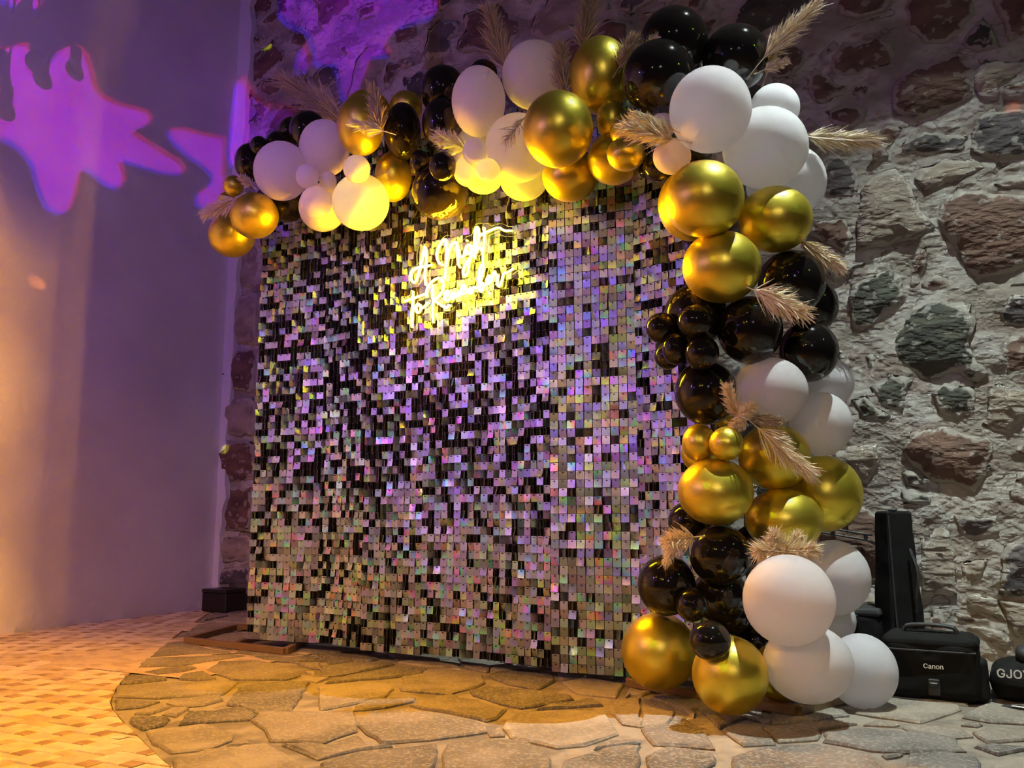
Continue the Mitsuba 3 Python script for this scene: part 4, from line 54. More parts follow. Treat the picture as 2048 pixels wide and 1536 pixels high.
SIGN = {'a': [[[-1.9696,1.526],[-1.9966,1.524],[-2.0318,1.525],[-2.0553,1.5191],[-2.0661,1.5101],[-2.0706,1.4958],[-2.0654,1.4753],[-2.0522,1.466],[-2.0388,1.4833],[-2.024,1.5289],[-2.013,1.5684],[-2.0026,1.6025],[-1.9954,1.5658],[-1.9998,1.5271],[-2.0018,1.4881],[-1.9973,1.4476]]],'night': [[[-1.9197,1.5183],[-1.9351,1.5292],[-1.9461,1.5487],[-1.9453,1.5731],[-1.9368,1.593],[-1.9248,1.6092],[-1.9097,1.6199],[-1.9012,1.6071],[-1.9007,1.568],[-1.9031,1.5198],[-1.9053,1.4604]],[[-1.9007,1.513],[-1.8893,1.5695],[-1.8753,1.594],[-1.8604,1.6007],[-1.8509,1.5863],[-1.8505,1.5508],[-1.8475,1.515],[-1.8376,1.496]],[[-1.8432,1.5674],[-1.8419,1.5479],[-1.8314,1.5357],[-1.8196,1.5446],[-1.8146,1.5653]],[[-1.809,1.6007],[-1.8083,1.5964]],[[-1.786,1.5715],[-1.8007,1.5802],[-1.8124,1.5675],[-1.8097,1.5495],[-1.7997,1.5464],[-1.7878,1.567],[-1.7912,1.5356],[-1.7982,1.4984],[-1.8042,1.4674],[-1.8174,1.4613],[-1.8249,1.4782],[-1.813,1.5052],[-1.7893,1.5289],[-1.7803,1.5435]],[[-1.771,1.5224],[-1.775,1.565],[-1.7731,1.6127],[-1.7664,1.643],[-1.7572,1.6389],[-1.7556,1.6099],[-1.764,1.5665],[-1.769,1.5418],[-1.7567,1.5606],[-1.7458,1.5574],[-1.7392,1.5437]],[[-1.7318,1.6379],[-1.7294,1.5898],[-1.7342,1.5461],[-1.7347,1.5082],[-1.7317,1.4826]],[[-1.757,1.6085],[-1.7209,1.617],[-1.6851,1.6248],[-1.6638,1.6251],[-1.6425,1.6112],[-1.6103,1.6053]]],'to': [[[-2.0595,1.4335],[-2.0583,1.394],[-2.0597,1.3452],[-2.0608,1.2863]],[[-2.0971,1.3961],[-2.0569,1.403],[-2.0179,1.4096],[-1.994,1.4137]],[[-2.031,1.3803],[-2.0437,1.3678],[-2.0409,1.348],[-2.0284,1.3423],[-2.0186,1.36],[-2.0267,1.3765],[-2.017,1.3598],[-1.9978,1.3666],[-1.9856,1.378]]],'remember': [[[-1.9621,1.4443],[-1.9614,1.3983],[-1.963,1.3502],[-1.9598,1.2937]],[[-1.9922,1.4005],[-1.993,1.4233],[-1.9791,1.4485],[-1.954,1.4653],[-1.9296,1.4669],[-1.9142,1.4503],[-1.9147,1.4246],[-1.9287,1.4007],[-1.9512,1.3816],[-1.9328,1.3659],[-1.9016,1.3456],[-1.8792,1.3537]],[[-1.9067,1.3909],[-1.8917,1.3977],[-1.8896,1.4102],[-1.8994,1.4124],[-1.9082,1.3949],[-1.9019,1.375],[-1.887,1.3763],[-1.8774,1.3927],[-1.8712,1.4005],[-1.869,1.3741],[-1.8581,1.3982],[-1.8524,1.381],[-1.8426,1.3994],[-1.8387,1.3824],[-1.8286,1.4024],[-1.8161,1.4087],[-1.8141,1.4218],[-1.8244,1.425],[-1.8316,1.4075],[-1.8248,1.3902],[-1.8101,1.3937],[-1.8022,1.4069],[-1.7984,1.39],[-1.7898,1.4123],[-1.7845,1.3858],[-1.7746,1.4122],[-1.7694,1.4052],[-1.7557,1.4104]],[[-1.7557,1.4104],[-1.7524,1.4477],[-1.749,1.4803],[-1.7382,1.4942],[-1.731,1.4825],[-1.7373,1.4582],[-1.7479,1.4251],[-1.7499,1.3971],[-1.7412,1.3891],[-1.7306,1.4055],[-1.7371,1.423],[-1.7457,1.4185],[-1.7242,1.4132],[-1.7171,1.421],[-1.7057,1.432],[-1.7036,1.4442],[-1.7122,1.4453],[-1.7192,1.4269],[-1.712,1.4141],[-1.6979,1.4231],[-1.6909,1.4487],[-1.6831,1.4601],[-1.6802,1.4466],[-1.6696,1.4427],[-1.6731,1.4245],[-1.6702,1.403],[-1.6597,1.4004],[-1.652,1.4216],[-1.6437,1.4478],[-1.6283,1.4478],[-1.6024,1.4596]]]}
PAMPAS = [[[-2.835,2.572,1.883],[-2.943,2.488,1.806],0.055,1],[[-2.877,2.705,1.992],[-2.903,2.649,2.024],0.035,1],[[-1.999,2.492,1.968],[-1.996,2.431,2.131],0.048,2],[[-1.983,2.49,1.963],[-2.071,2.402,1.978],0.033,1],[[-2.52,2.925,2.252],[-2.758,2.712,2.488],0.133,3],[[-1.716,2.634,1.886],[-1.797,2.545,1.931],0.059,1],[[-1.639,2.792,2.246],[-1.661,2.703,2.489],0.081,2],[[-1.387,2.497,1.886],[-1.451,2.444,1.777],0.057,4],[[-1.321,2.665,2.016],[-1.309,2.607,2.191],0.063,3],[[-1.358,2.885,2.309],[-1.308,2.849,2.488],0.076,2],[[-1.094,2.606,2.032],[-1.027,2.594,2.129],0.056,3],[[-1.001,2.606,2.077],[-0.949,2.597,2.102],0.026,0],[[-0.658,2.756,2.015],[-0.469,2.801,2.186],0.058,0],[[-0.657,2.763,1.98],[-0.579,2.77,1.996],0.026,0],[[-0.664,2.816,1.988],[-0.613,2.788,2.115],0.033,0],[[-0.574,2.901,1.79],[-0.35,3.001,1.762],0.059,0],[[-0.87,2.48,1.685],[-1.0,2.365,1.714],0.063,1],[[-0.869,2.498,1.717],[-0.971,2.398,1.758],0.033,1],[[-0.589,2.85,1.422],[-0.464,2.904,1.323],0.048,0],[[-0.676,2.601,1.218],[-0.53,2.665,1.136],0.068,0],[[-0.753,2.667,0.846],[-0.771,2.605,0.948],0.039,1],[[-0.744,2.625,0.85],[-0.688,2.617,0.881],0.033,1],[[-0.724,2.659,0.852],[-0.629,2.683,0.829],0.03,2],[[-0.727,2.637,0.835],[-0.756,2.589,0.818],0.035,1],[[-0.701,2.679,0.817],[-0.558,2.751,0.674],0.054,0],[[-0.87,2.566,0.497],[-0.938,2.494,0.481],0.058,1],[[-0.916,2.541,0.486],[-0.938,2.505,0.418],0.026,1],[[-0.612,2.581,0.459],[-0.683,2.505,0.46],0.061,0],[[-0.612,2.581,0.459],[-0.523,2.596,0.465],0.056,0],[[-0.616,2.602,0.458],[-0.643,2.542,0.514],0.05,0],[[-0.619,2.625,0.454],[-0.574,2.606,0.511],0.042,0]]
GOBO = [[[-0.0602,-0.0063],[-0.0584,-0.0036],[-0.0555,-0.0021],[-0.0537,-0.0031],[-0.0508,-0.0039],[-0.0485,-0.0042],[-0.0465,0.0011],[-0.0436,0.0044],[-0.0417,0.0066],[-0.0395,0.0067],[-0.0368,0.0054],[-0.035,-0.0001],[-0.034,-0.0037],[-0.0311,-0.0056],[-0.0267,-0.0054],[-0.0212,-0.0037],[-0.0166,-0.0026],[-0.0147,-0.0043],[-0.0163,-0.0077],[-0.0212,-0.0126],[-0.0177,-0.013],[-0.0113,-0.0138],[-0.0042,-0.0142],[-0.0021,-0.0162],[-0.0039,-0.0191],[-0.0108,-0.0221],[-0.0182,-0.0236],[-0.0242,-0.0249],[-0.0229,-0.0285],[-0.0225,-0.0318],[-0.0247,-0.0355],[-0.0291,-0.0359],[-0.0335,-0.0342],[-0.0356,-0.0339],[-0.037,-0.0372],[-0.0375,-0.0443],[-0.0392,-0.0503],[-0.0426,-0.0532],[-0.0462,-0.0522],[-0.049,-0.0475],[-0.051,-0.0413],[-0.0547,-0.0382],[-0.0587,-0.0371],[-0.0633,-0.0386],[-0.0696,-0.0416],[-0.072,-0.0143],[-0.0629,-0.0081]],[[-0.0642,0.0131],[-0.0527,0.021],[-0.0527,0.0144],[-0.0533,0.0117],[-0.055,0.0105],[-0.0579,0.0096],[-0.0598,0.0079],[-0.0637,0.0076]],[[-0.0094,-0.0053],[-0.0042,-0.0017],[0.0024,0.0001],[0.0114,0.0033],[0.0127,-0.0244],[0.0062,-0.0268],[0.002,-0.027],[0.0023,-0.0225],[0.0064,-0.0185],[0.0077,-0.0134],[0.003,-0.0115],[-0.0032,-0.0105],[-0.0075,-0.0085]],[[0.0286,0.0632],[0.083,0.0433],[0.083,0.0332],[0.0812,0.03],[0.0784,0.0299],[0.0748,0.0312],[0.0685,0.0308],[0.0649,0.0267],[0.0668,0.0205],[0.0596,0.021],[0.058,0.0152],[0.0559,0.0096],[0.0528,0.0076],[0.0506,0.0079],[0.0501,0.0118],[0.0486,0.0187],[0.0476,0.0245],[0.0437,0.0254],[0.0406,0.0277],[0.0409,0.033],[0.039,0.0374],[0.0371,0.0419],[0.0317,0.0472],[0.0281,0.0513]],[[0.0356,0.0349],[0.0383,0.0371],[0.0399,0.0269],[0.0376,0.0245],[0.0341,0.0259],[0.0348,0.0309]],[[0.0147,0.0263],[0.0168,0.0287],[0.0204,0.0231],[0.024,0.018],[0.0275,0.0141],[0.0327,0.0121],[0.0354,0.0084],[0.0312,0.0043],[0.0253,0.0019],[0.0215,0.0028],[0.0179,-0.0019],[0.0143,-0.0067],[0.0131,-0.0031],[0.0139,0.014]]]
GOBO_AT = [1.939,-0.959,3.25]
GOBO_AXIS = [-0.8092,0.5864,-0.0356]
BULBS = [[-2.218,1.516,3.073],[-2.205,1.361,3.026],[-2.208,1.395,2.984],[-2.197,1.271,2.816],[-2.195,1.247,2.923],[-2.201,1.313,3.181]]
LEFT_FOOT = [[-3.295,2.829],[-2.678,2.801],[-3.044,3.502],[-3.472,3.278]]
BALLOON_LABELS = ['large glossy black balloon at the very top of the arch', 'large black balloon at the top right, with the tall pampas spray behind it', 'big black balloon between the highest gold balloon and the big white corner balloon', "big white balloon at the front of the arch's upper right corner", 'smaller white balloon peeking out to the right, just below the top black balloons', 'big white balloon right of the corner, a pampas spray sticking out behind it', 'white balloon half hidden behind the right corner, above the right-hand gold balloon', 'small white balloon left of the big white corner balloon, behind a pampas tuft', "small yellow-lit white balloon just above the column's highest gold balloon", 'small black balloon tucked left of the small yellow-lit white corner balloon', "tiny dark balloon deepest in the gap above the sequin wall's right end", 'dark balloon in the gap under the big white corner balloon', "white balloon mostly hidden between the white corner balloons and the column's highest gold one", 'big front gold balloon, highest of the column below the white corner', "gold balloon peeking out on the left behind the column's highest front gold one", "gold balloon on the column's right side under the white corner balloons", "gold balloon lowest of the column's upper gold three, right above the black bunch", 'large black balloon directly under the right-hand upper gold balloon', 'black balloon bulging out at the far right behind the black bunch, against the stone wall', "big black balloon front and centre in the column's upper black bunch", 'big black balloon at the lower right of the upper black bunch', 'black balloon at the back left of the upper black bunch, below the gold one', 'leftmost small black balloon of the upper black bunch, over the sequins', 'small black balloon highest in the middle of the little black cluster', 'small black balloon in the little cluster, left of its lower pair', 'small black balloon in the little cluster, right of its lower pair', 'small black balloon peeking out lowest left behind the little cluster', 'big black balloon between the little black cluster and the small gold balloons', 'large white balloon at mid column with pampas tufts at its left foot', 'white balloon at the far right under the upper black bunch', 'white balloon at mid column right above the far right gold balloon', 'white balloon mostly hidden between the mid column white ones', 'small oval gold balloon at the left of the middle gold bunch', 'gold balloon peeking out behind the small oval gold one', 'small round gold balloon in front, right under the curly pampas tufts', 'tiny gold balloon peeking out above the small round gold one', 'large gold balloon with a long pampas plume drooping across it', 'large gold balloon at the far right of the column against the stone wall', 'big gold balloon at the front left of the middle gold bunch', 'wide gold balloon right above the pampas ruff of the lower white balloon', 'dark balloon half hidden under the front left gold balloon of the middle bunch', "big black balloon highest in the column's lower black bunch", 'big black balloon leftmost in the lower black bunch, over the sequins', 'small black balloon between the two big ones of the lower black bunch', 'small black balloon left of the biggest white balloon', 'small black balloon resting on the bottom middle gold balloon', 'dark balloon deep inside the lower black bunch', 'dark balloon in the shade between the bottom gold and bottom white balloons', 'dark balloon hidden behind the pampas ruff', "gold balloon at the bottom left of the column, beside the sequin wall's corner", 'gold balloon at the bottom middle, lowest and nearest on the flagstones', 'gold balloon mostly hidden behind the two bottom white ones', 'biggest white balloon of the lower column, under the pampas ruff', 'white balloon right behind the biggest lower white one', 'white balloon in the gap between the right-hand lower white ones', 'white balloon at the bottom, second from the right', 'white balloon at the bottom right, beside the camera bag', 'gold balloon hidden deep behind the top right end of the garland', 'gold balloon at the far left lower end of the garland', "second gold balloon from the garland's left end, in front", "small gold balloon at the garland's left end below the black ones", "tiny gold balloon tucked behind the left end's small gold one", "black balloon at the garland's left end, behind the leftmost big white one", "very small black balloon highest at the garland's left end", 'small black balloon right of the very small one at the left end', 'black balloon behind the left bunch, partly covered by a bigger black one', 'black balloon peeking over the top of the left white balloons', 'leftmost big white balloon of the garland', 'second big white balloon from the left, left of a gold one', 'small white balloon half lit yellow between the left big white ones', 'very small yellow-lit balloon at the middle of the left white bunch', 'small round yellow-lit white balloon in the lower left white bunch', 'white balloon at the lower edge behind the small round yellow-lit one', 'small yellow-lit white balloon sitting on the glowing big one', 'big white balloon glowing yellow at the lower edge of the left bunch', 'gold balloon behind the upright brown pampas tuft in the left half', "gold balloon just behind the left half's pampas gold one", 'gold balloon right of the big glowing white one', "black balloon under the leftmost big white one, over the sequin wall's top left", 'tall black balloon right of the pampas gold one', 'gold balloon peeking out above the tall black one', "upper black balloon left of the garland's middle white ones", "lower black balloon left of the garland's middle white ones", 'very small black balloon above the big black one over the neon sign', 'small black balloon at the left edge of the middle white bunch', 'big black balloon hanging lowest above the neon sign', "tall white balloon left in the garland's upper middle", "round white balloon highest in the garland's middle", "dark balloon peeking out behind the garland's upper middle white pair", "big front gold balloon in the garland's right half", 'big gold balloon highest in the garland, left of the top black ones', 'small gold balloon highest of the three small gold ones', 'small gold balloon in the middle of the three, behind a pampas tip', 'small gold balloon lowest of the three', 'gold balloon behind the three small gold ones at the right of the garland', 'big yellow-lit white balloon with dark strands of grass over it', 'very small white balloon left of the big yellow-lit one', 'white balloon behind the very small one in the middle bunch', 'small glowing white balloon at the far left of the middle bunch', "small glowing balloon between the middle bunch's lower white ones", 'glowing white balloon at the bottom left of the middle bunch', "glowing white balloon at the bottom of the middle bunch, right of the neon sign's top", "gold balloon hanging at the garland's lower edge, right of the glowing white ones"]
PAMPAS_LABELS = ["pale orange pampas tuft sticking out at the garland's far left end", "tiny pampas tuft between the left end's small gold and black balloons", "upright brown pampas tuft in front of the left half's gold balloon", "yellow-lit pampas tip pointing left across the left half's gold balloon", 'large faint brown plume behind the garland, against the violet wall', 'bushy yellow-lit pampas tuft left of the middle white balloons', "tall brown plume rising behind the garland's middle white pair", 'dark grass strands hanging over the big yellow-lit white balloon', 'greyish pampas tuft between the middle white and the highest gold balloon', 'brown plume reaching the top edge behind the highest gold balloon', 'cream pampas tuft between the highest gold and the top black balloons', 'small pampas tip between the two left top black balloons', 'long cream pampas spray rising at the top right corner', 'short pampas tip right of the top right black balloon', 'upright inner stem of the top right pampas spray', 'cream pampas spray sticking out to the right of the white corner balloon', 'bushy pampas plume pointing left from the white corner balloon', 'upper tip of the pampas left of the white corner balloon', 'pampas plume hanging on the right beside the upper black bunch', 'cream pampas plume drooping over the upper black bunch', 'upright curly pampas tuft left of the mid column white balloon', 'short pale pampas tuft at the foot of the mid column white balloon', 'brown pampas strand along the bottom of the mid column white balloon', 'short curly pampas tuft above the small round gold balloon', 'long pampas plume drooping across the middle gold bunch', 'orange pampas tuft above the lower black bunch, over the sequins', 'pampas strands hanging over the leftmost lower black balloon', 'left side of the pampas ruff on the biggest white balloon', 'right side of the pampas ruff on the biggest white balloon', 'upright left tip of the pampas ruff', 'upright right tip of the pampas ruff']
PENDANT_LABELS = ['pendant bulb on a cord above the plaster wall', 'pendant bulb on a cord above the plaster wall', 'pendant bulb on a cord above the plaster wall', 'pendant bulb on a cord above the plaster wall', 'pendant bulb on a cord above the plaster wall', 'pendant bulb on a cord above the plaster wall']

# ------------------------------------------------------------------ helpers
rng = np.random.default_rng(11)
random.seed(11)
count = {}
def numbered(key):
    n = count.get(key, 0); count[key] = n + 1
    return key if n == 0 else f'{key}_{n:03d}'
def put(key, shape, label=None, category=None, group=None, kind=None):
    key = numbered(key)
    scene[key] = shape
    tag(key, label, category, group, kind)
    return key
def tag(key, label=None, category=None, group=None, kind=None):
    d = {k: v for k, v in (('label', label), ('category', category), ('group', group), ('kind', kind)) if v}
    if d: labels[key] = d
def thing(name, label, category, group=None):
    key = numbered(name); tag(key, label, category, group); return key
def part(holder, name, shape, label=None, kind=None):
    return put(f'{holder}__{name}', shape, label, kind=kind)
cat = trimesh.util.concatenate
def rbox(sx, sy, sz, b=0.004, at=(0, 0, 0)):
    """a box with chamfered edges, centred on at"""
    b = min(b, 0.45 * min(sx, sy, sz))
    pts = []
    for x in (-1, 1):
        for y in (-1, 1):
            for z in (-1, 1):
                h = np.array([x * sx / 2, y * sy / 2, z * sz / 2])
                for k in range(3):
                    q = h.copy(); 
                    for j in range(3):
                        if j != k: q[j] -= np.sign(q[j]) * b
                    pts.append(q)
    return trimesh.convex.convex_hull(np.array(pts) + np.array(at))
def bar(p, q, w, h, b=0.002):
    """a horizontal or slanted square bar from p to q"""
    p, q = np.array(p, float), np.array(q, float); d = q - p; L = np.linalg.norm(d); d /= L
    side = np.cross(d, [0, 0, 1.0]); 
    if np.linalg.norm(side) < 1e-6: side = np.array([1.0, 0, 0])
    side /= np.linalg.norm(side); up = np.cross(side, d)
    m = np.eye(4); m[:3, 0], m[:3, 1], m[:3, 2], m[:3, 3] = d, side, up, (p + q) / 2
    g = rbox(L, w, h, b); g.apply_transform(m); return g
def tube(pts, r, sides=8):
    p = np.array(pts, float); n = len(p)
    t = np.gradient(p, axis=0); t /= np.linalg.norm(t, axis=1, keepdims=True) + 1e-12
    a = np.zeros_like(p); ref = np.array([0, 1.0, 0.02])
    a = np.cross(t, ref); a /= np.linalg.norm(a, axis=1, keepdims=True) + 1e-9; b = np.cross(t, a)
    ang = np.arange(sides) * 2 * np.pi / sides
    r = np.broadcast_to(r, (n,))
    v = p[:, None] + r[:, None, None] * (np.cos(ang)[None, :, None] * a[:, None] + np.sin(ang)[None, :, None] * b[:, None])
    i, j = np.meshgrid(np.arange(n - 1), np.arange(sides), indexing='ij')
    k = (j + 1) % sides
    f = np.concatenate([np.stack([i * sides + j, i * sides + k, (i + 1) * sides + k], -1).reshape(-1, 3), np.stack([i * sides + j, (i + 1) * sides + k, (i + 1) * sides + j], -1).reshape(-1, 3)])
    v = v.reshape(-1, 3)
    caps = [[0, s + 1, s] for s in range(1, sides - 1)] + [[(n - 1) * sides, (n - 1) * sides + s, (n - 1) * sides + s + 1] for s in range(1, sides - 1)]
    m = trimesh.Trimesh(v, np.vstack([f, caps]), process=False)
    if m.volume < 0: m.invert()
    return m
def spline(pts, step):
    p = np.array(pts, float)
    if len(p) < 3: return p
    p = np.vstack([2 * p[0] - p[1], p, 2 * p[-1] - p[-2]]); out = []
    for i in range(1, len(p) - 2):
        n = max(2, int(np.linalg.norm(p[i + 1] - p[i]) / step))
        for s in np.arange(n) / n:
            out.append(0.5 * (2 * p[i] + (p[i + 1] - p[i - 1]) * s + (2 * p[i - 1] - 5 * p[i] + 4 * p[i + 1] - p[i + 2]) * s * s + (3 * p[i] - p[i - 1] - 3 * p[i + 1] + p[i + 2]) * s ** 3))
    out.append(p[-2]); return np.array(out)
def prism(poly, z0, z1):
    m = trimesh.creation.extrude_polygon(poly, z1 - z0, engine='earcut'); m.apply_translation([0, 0, z0]); return m

# ------------------------------------------------------------------ materials
def bsdf(name, d): scene[name] = d
def principled(name, colour, rough=0.5, metallic=0.0, spec=0.5, two=True, **k):
    c = colour if isinstance(colour, dict) else rgb(*colour)
    d = {'type': 'principled', 'base_color': c, 'roughness': rough, 'metallic': metallic, 'specular': spec, **k}
    bsdf(name, {'type': 'twosided', 'bsdf': d} if two else d)
def bumpy(name, colour, bump, scale, rough=0.8, eps=2e-3, spec=0.15):
    d = {'type': 'principled', 'base_color': colour, 'roughness': rough, 'specular': spec}
    bsdf(name, {'type': 'twosided', 'bsdf': {'type': 'bumpmap', 'arbitrary': proc(bump, eps), 'scale': scale, 'nested': d}})

def plaster_colour(p, n, uv): return mix((0.70, 0.69, 0.67), (0.62, 0.60, 0.58), smoothstep(0.35, 0.7, fbm(p.x * 2, p.y * 2, p.z * 2)))
def plaster_bump(p, n, uv): return fbm(p.x * 28, p.y * 28, p.z * 28, 3)
bumpy('plaster', proc(plaster_colour), plaster_bump, 0.006, 0.85)
def mortar_colour(p, n, uv):
    a = fbm(p.x * 5, p.y * 5, p.z * 5, 4)
    c = mix((0.43, 0.405, 0.345), (0.235, 0.205, 0.16), smoothstep(0.40, 0.66, a))
    c = mix(c, (0.19, 0.145, 0.115), 0.85 * smoothstep(0.54, 0.66, fbm(p.x * 8 + 7, p.y * 8, p.z * 12, 4)))
    crack = dr.abs(fbm(p.x * 7 + 31, p.y * 7, p.z * 9, 4) - 0.5)
    c = mix(c, (0.10, 0.08, 0.065), 0.75 * smoothstep(0.020, 0.002, crack) * smoothstep(0.42, 0.55, fbm(p.x * 4 + 3, p.y * 4, p.z * 4, 2)))
    return mix(c, (0.30, 0.25, 0.20), 0.6 * smoothstep(0.55, 0.68, fbm(p.x * 48, p.y * 48, p.z * 60, 2)))
def mortar_bump(p, n, uv): return fbm(p.x * 40, p.y * 40, p.z * 55, 4)
bumpy('mortar', proc(mortar_colour), mortar_bump, 0.016, 0.95)
def stone_fn(a, b, seed):
    def f(p, n, uv):
        t = smoothstep(0.3, 0.75, fbm(p.x * 9 + seed, p.y * 9, p.z * 14, 4))
        c = mix(a, b, t)
        lime = smoothstep(0.62, 0.70, fbm(p.x * 30, p.y * 30 + seed, p.z * 30, 3)) * 0.45
        rim = smoothstep(0.50, 0.32, uv.x + 0.9 * (fbm(p.x * 26 + seed, p.y * 20, p.z * 26, 4) - 0.32))
        return mix(c, (0.42, 0.385, 0.32), dr.maximum(lime, rim * 0.75))
    return f
def stone_bump(p, n, uv): return fbm(p.x * 24, p.y * 24, p.z * 48, 4)
for nm, a, b, s in (('stone_brown', (0.17, 0.105, 0.075), (0.095, 0.06, 0.045), 3), ('stone_green', (0.085, 0.085, 0.062), (0.042, 0.043, 0.034), 11), ('stone_grey', (0.12, 0.105, 0.10), (0.06, 0.054, 0.052), 19), ('stone_tan', (0.33, 0.28, 0.21), (0.20, 0.165, 0.125), 27)):
    bumpy(nm, proc(stone_fn(a, b, s)), stone_bump, 0.022, 0.9)
def flag_fn(a, b, seed):
    def f(p, n, uv):
        t = smoothstep(0.3, 0.7, fbm(p.x * 7 + seed, p.y * 7, 0.0, 3))
        g = smoothstep(0.45, 0.8, fbm(p.x * 150, p.y * 150 + seed, 0.0, 2))
        return mix(mix(a, b, t), (0.42, 0.38, 0.30), 0.35 * g)
    return f
def flag_bump(p, n, uv): return fbm(p.x * 45, p.y * 45, 0.0, 3)
for nm, a, b, s in (('flag_dark', (0.17, 0.15, 0.125), (0.11, 0.098, 0.082), 5), ('flag_mid', (0.235, 0.20, 0.155), (0.155, 0.135, 0.105), 15), ('flag_light', (0.31, 0.265, 0.20), (0.21, 0.18, 0.135), 23)):
    bumpy(nm, proc(flag_fn(a, b, s)), flag_bump, 0.012, 0.75)
def grout_colour(p, n, uv): return mix((0.29, 0.25, 0.19), (0.18, 0.155, 0.12), smoothstep(0.35, 0.7, fbm(p.x * 14, p.y * 14, 0.0, 3)))
bumpy('grout', proc(grout_colour), flag_bump, 0.02, 0.95)
def tile_fn(a, b):
    def f(p, n, uv): return mix(a, b, smoothstep(0.35, 0.75, fbm(p.x * 16, p.y * 30, 0.0, 3)))
    return f
for nm, a, b in (('tile_cream', (0.66, 0.55, 0.40), (0.55, 0.44, 0.30)), ('tile_honey', (0.55, 0.43, 0.27), (0.43, 0.32, 0.19)), ('tile_brown', (0.38, 0.25, 0.13), (0.28, 0.17, 0.085))):
    principled(nm, proc(tile_fn(a, b)), 0.45)
principled('tile_joint', (0.20, 0.14, 0.08), 0.9)
principled('gold_latex', (0.78, 0.62, 0.06), 0.34, 0.92, clearcoat=0.3, clearcoat_gloss=0.9)
principled('black_latex', (0.006, 0.005, 0.004), 0.07, 0.0, 0.5)
bsdf('white_latex', {'type': 'principledthin', 'base_color': rgb(0.90, 0.88, 0.87), 'roughness': 0.13, 'diff_trans': 1.15, 'eta': 1.45})
def straw_fn(c): return c
principled('straw', (0.82, 0.72, 0.48), 0.8)
principled('straw_brown', (0.42, 0.33, 0.21), 0.85)
principled('black_plastic', (0.008, 0.006, 0.006), 0.45)
principled('peg_plastic', (0.02, 0.015, 0.013), 0.35)
principled('bronze_paint', (0.20, 0.12, 0.055), 0.42, 0.35)
principled('black_fabric', (0.006, 0.006, 0.005), 0.8, 0.0, 0.2)
principled('black_binding', (0.022, 0.021, 0.019), 0.65)
principled('black_metal', (0.02, 0.02, 0.018), 0.35, 0.3)
principled('print_white', (0.75, 0.75, 0.72), 0.6)
principled('zip_metal', (0.5, 0.5, 0.5), 0.3, 1.0)
bsdf('holographic_film', {'type': 'twosided', 'bsdf': {'type': 'principled', 'base_color': {'type': 'mesh_attribute', 'name': 'vertex_color'}, 'roughness': 0.36, 'metallic': 0.88, 'specular': 0.6}})
bsdf('clear_acrylic', {'type': 'thindielectric', 'int_ior': 1.49})
principled('lamp_housing', (0.02, 0.02, 0.02), 0.5)

# ------------------------------------------------------------------ setting: plaster wall on the left
WALL_Y = 4.05
C0 = np.array([-4.467, 4.10]); C1 = np.array([-3.93, -2.2])
d01 = (C1 - C0) / np.linalg.norm(C1 - C0)
def plaster_wall():
    L = np.linalg.norm(C1 - C0); nu, nv = 90, 60
    u, v = np.meshgrid(np.linspace(0, L, nu), np.linspace(-0.05, 4.6, nv), indexing='ij')
    nrm = np.array([-d01[1], d01[0]]); nrm = nrm if nrm[0] > 0 else -nrm
    off = 0.012 * (meshkit.fbm(np.stack([u * 1.3, v * 1.3, u * 0], -1), 3) - 0.5)
    P = np.stack([C0[0] + d01[0] * u + nrm[0] * off, C0[1] + d01[1] * u + nrm[1] * off, v], -1).reshape(-1, 3)
    i, j = np.meshgrid(np.arange(nu - 1), np.arange(nv - 1), indexing='ij'); a = (i * nv + j).ravel()
    return trimesh.Trimesh(P, np.vstack([np.stack([a, a + 1, a + nv + 1], 1), np.stack([a, a + nv + 1, a + nv], 1)]), process=False)
put('wall_left', mikit.ply(plaster_wall(), 'plaster', True), 'smooth white plastered wall on the left', kind='structure')
# ------------------------------------------------------------------ stone wall at the back
def relief(x, z):
    p = np.stack([x * 3.2, z * 3.2, x * 0 + 2.0], -1)
    q = np.stack([x * 14, z * 16, x * 0 + 5.0], -1)
    r = np.stack([x * 1.1, z * 1.1, x * 0 + 9.0], -1)
    return 0.055 * (meshkit.fbm(r, 2) - 0.5) + 0.045 * (meshkit.fbm(p, 3) - 0.5) + 0.034 * (meshkit.fbm(q, 3) - 0.5)
def mortar_bed():
    x0, x1, z0, z1, s = -4.50, 3.2, -0.05, 4.6, 0.016
    nx, nz = int((x1 - x0) / s), int((z1 - z0) / s)
    x, z = np.meshgrid(np.linspace(x0, x1, nx), np.linspace(z0, z1, nz), indexing='ij')
    y = WALL_Y - relief(x, z)
    a = (np.arange(nx - 1)[:, None] * nz + np.arange(nz - 1)[None]).ravel()
    return trimesh.Trimesh(np.stack([x, y, z], -1).reshape(-1, 3), np.vstack([np.stack([a, a + nz, a + nz + 1], 1), np.stack([a, a + nz + 1, a + 1], 1)]), process=False)
wb = put('wall_back', mikit.ply(mortar_bed(), 'mortar', True), 'rough rubble stone wall with pale smeared mortar', kind='structure')
def rough_outline(poly, step, amp, seed):
    pts = np.array(poly); n = len(pts); out = []
    for i in range(n):
        a, b = pts[i], pts[(i + 1) % n]; m = max(1, int(round(np.linalg.norm(b - a) / step)))
        for k in range(m): out.append(a + (b - a) * k / m)
    out = np.array(out); r = np.random.default_rng(seed)
    return out + r.normal(0, amp, out.shape)
from scipy.spatial import Delaunay
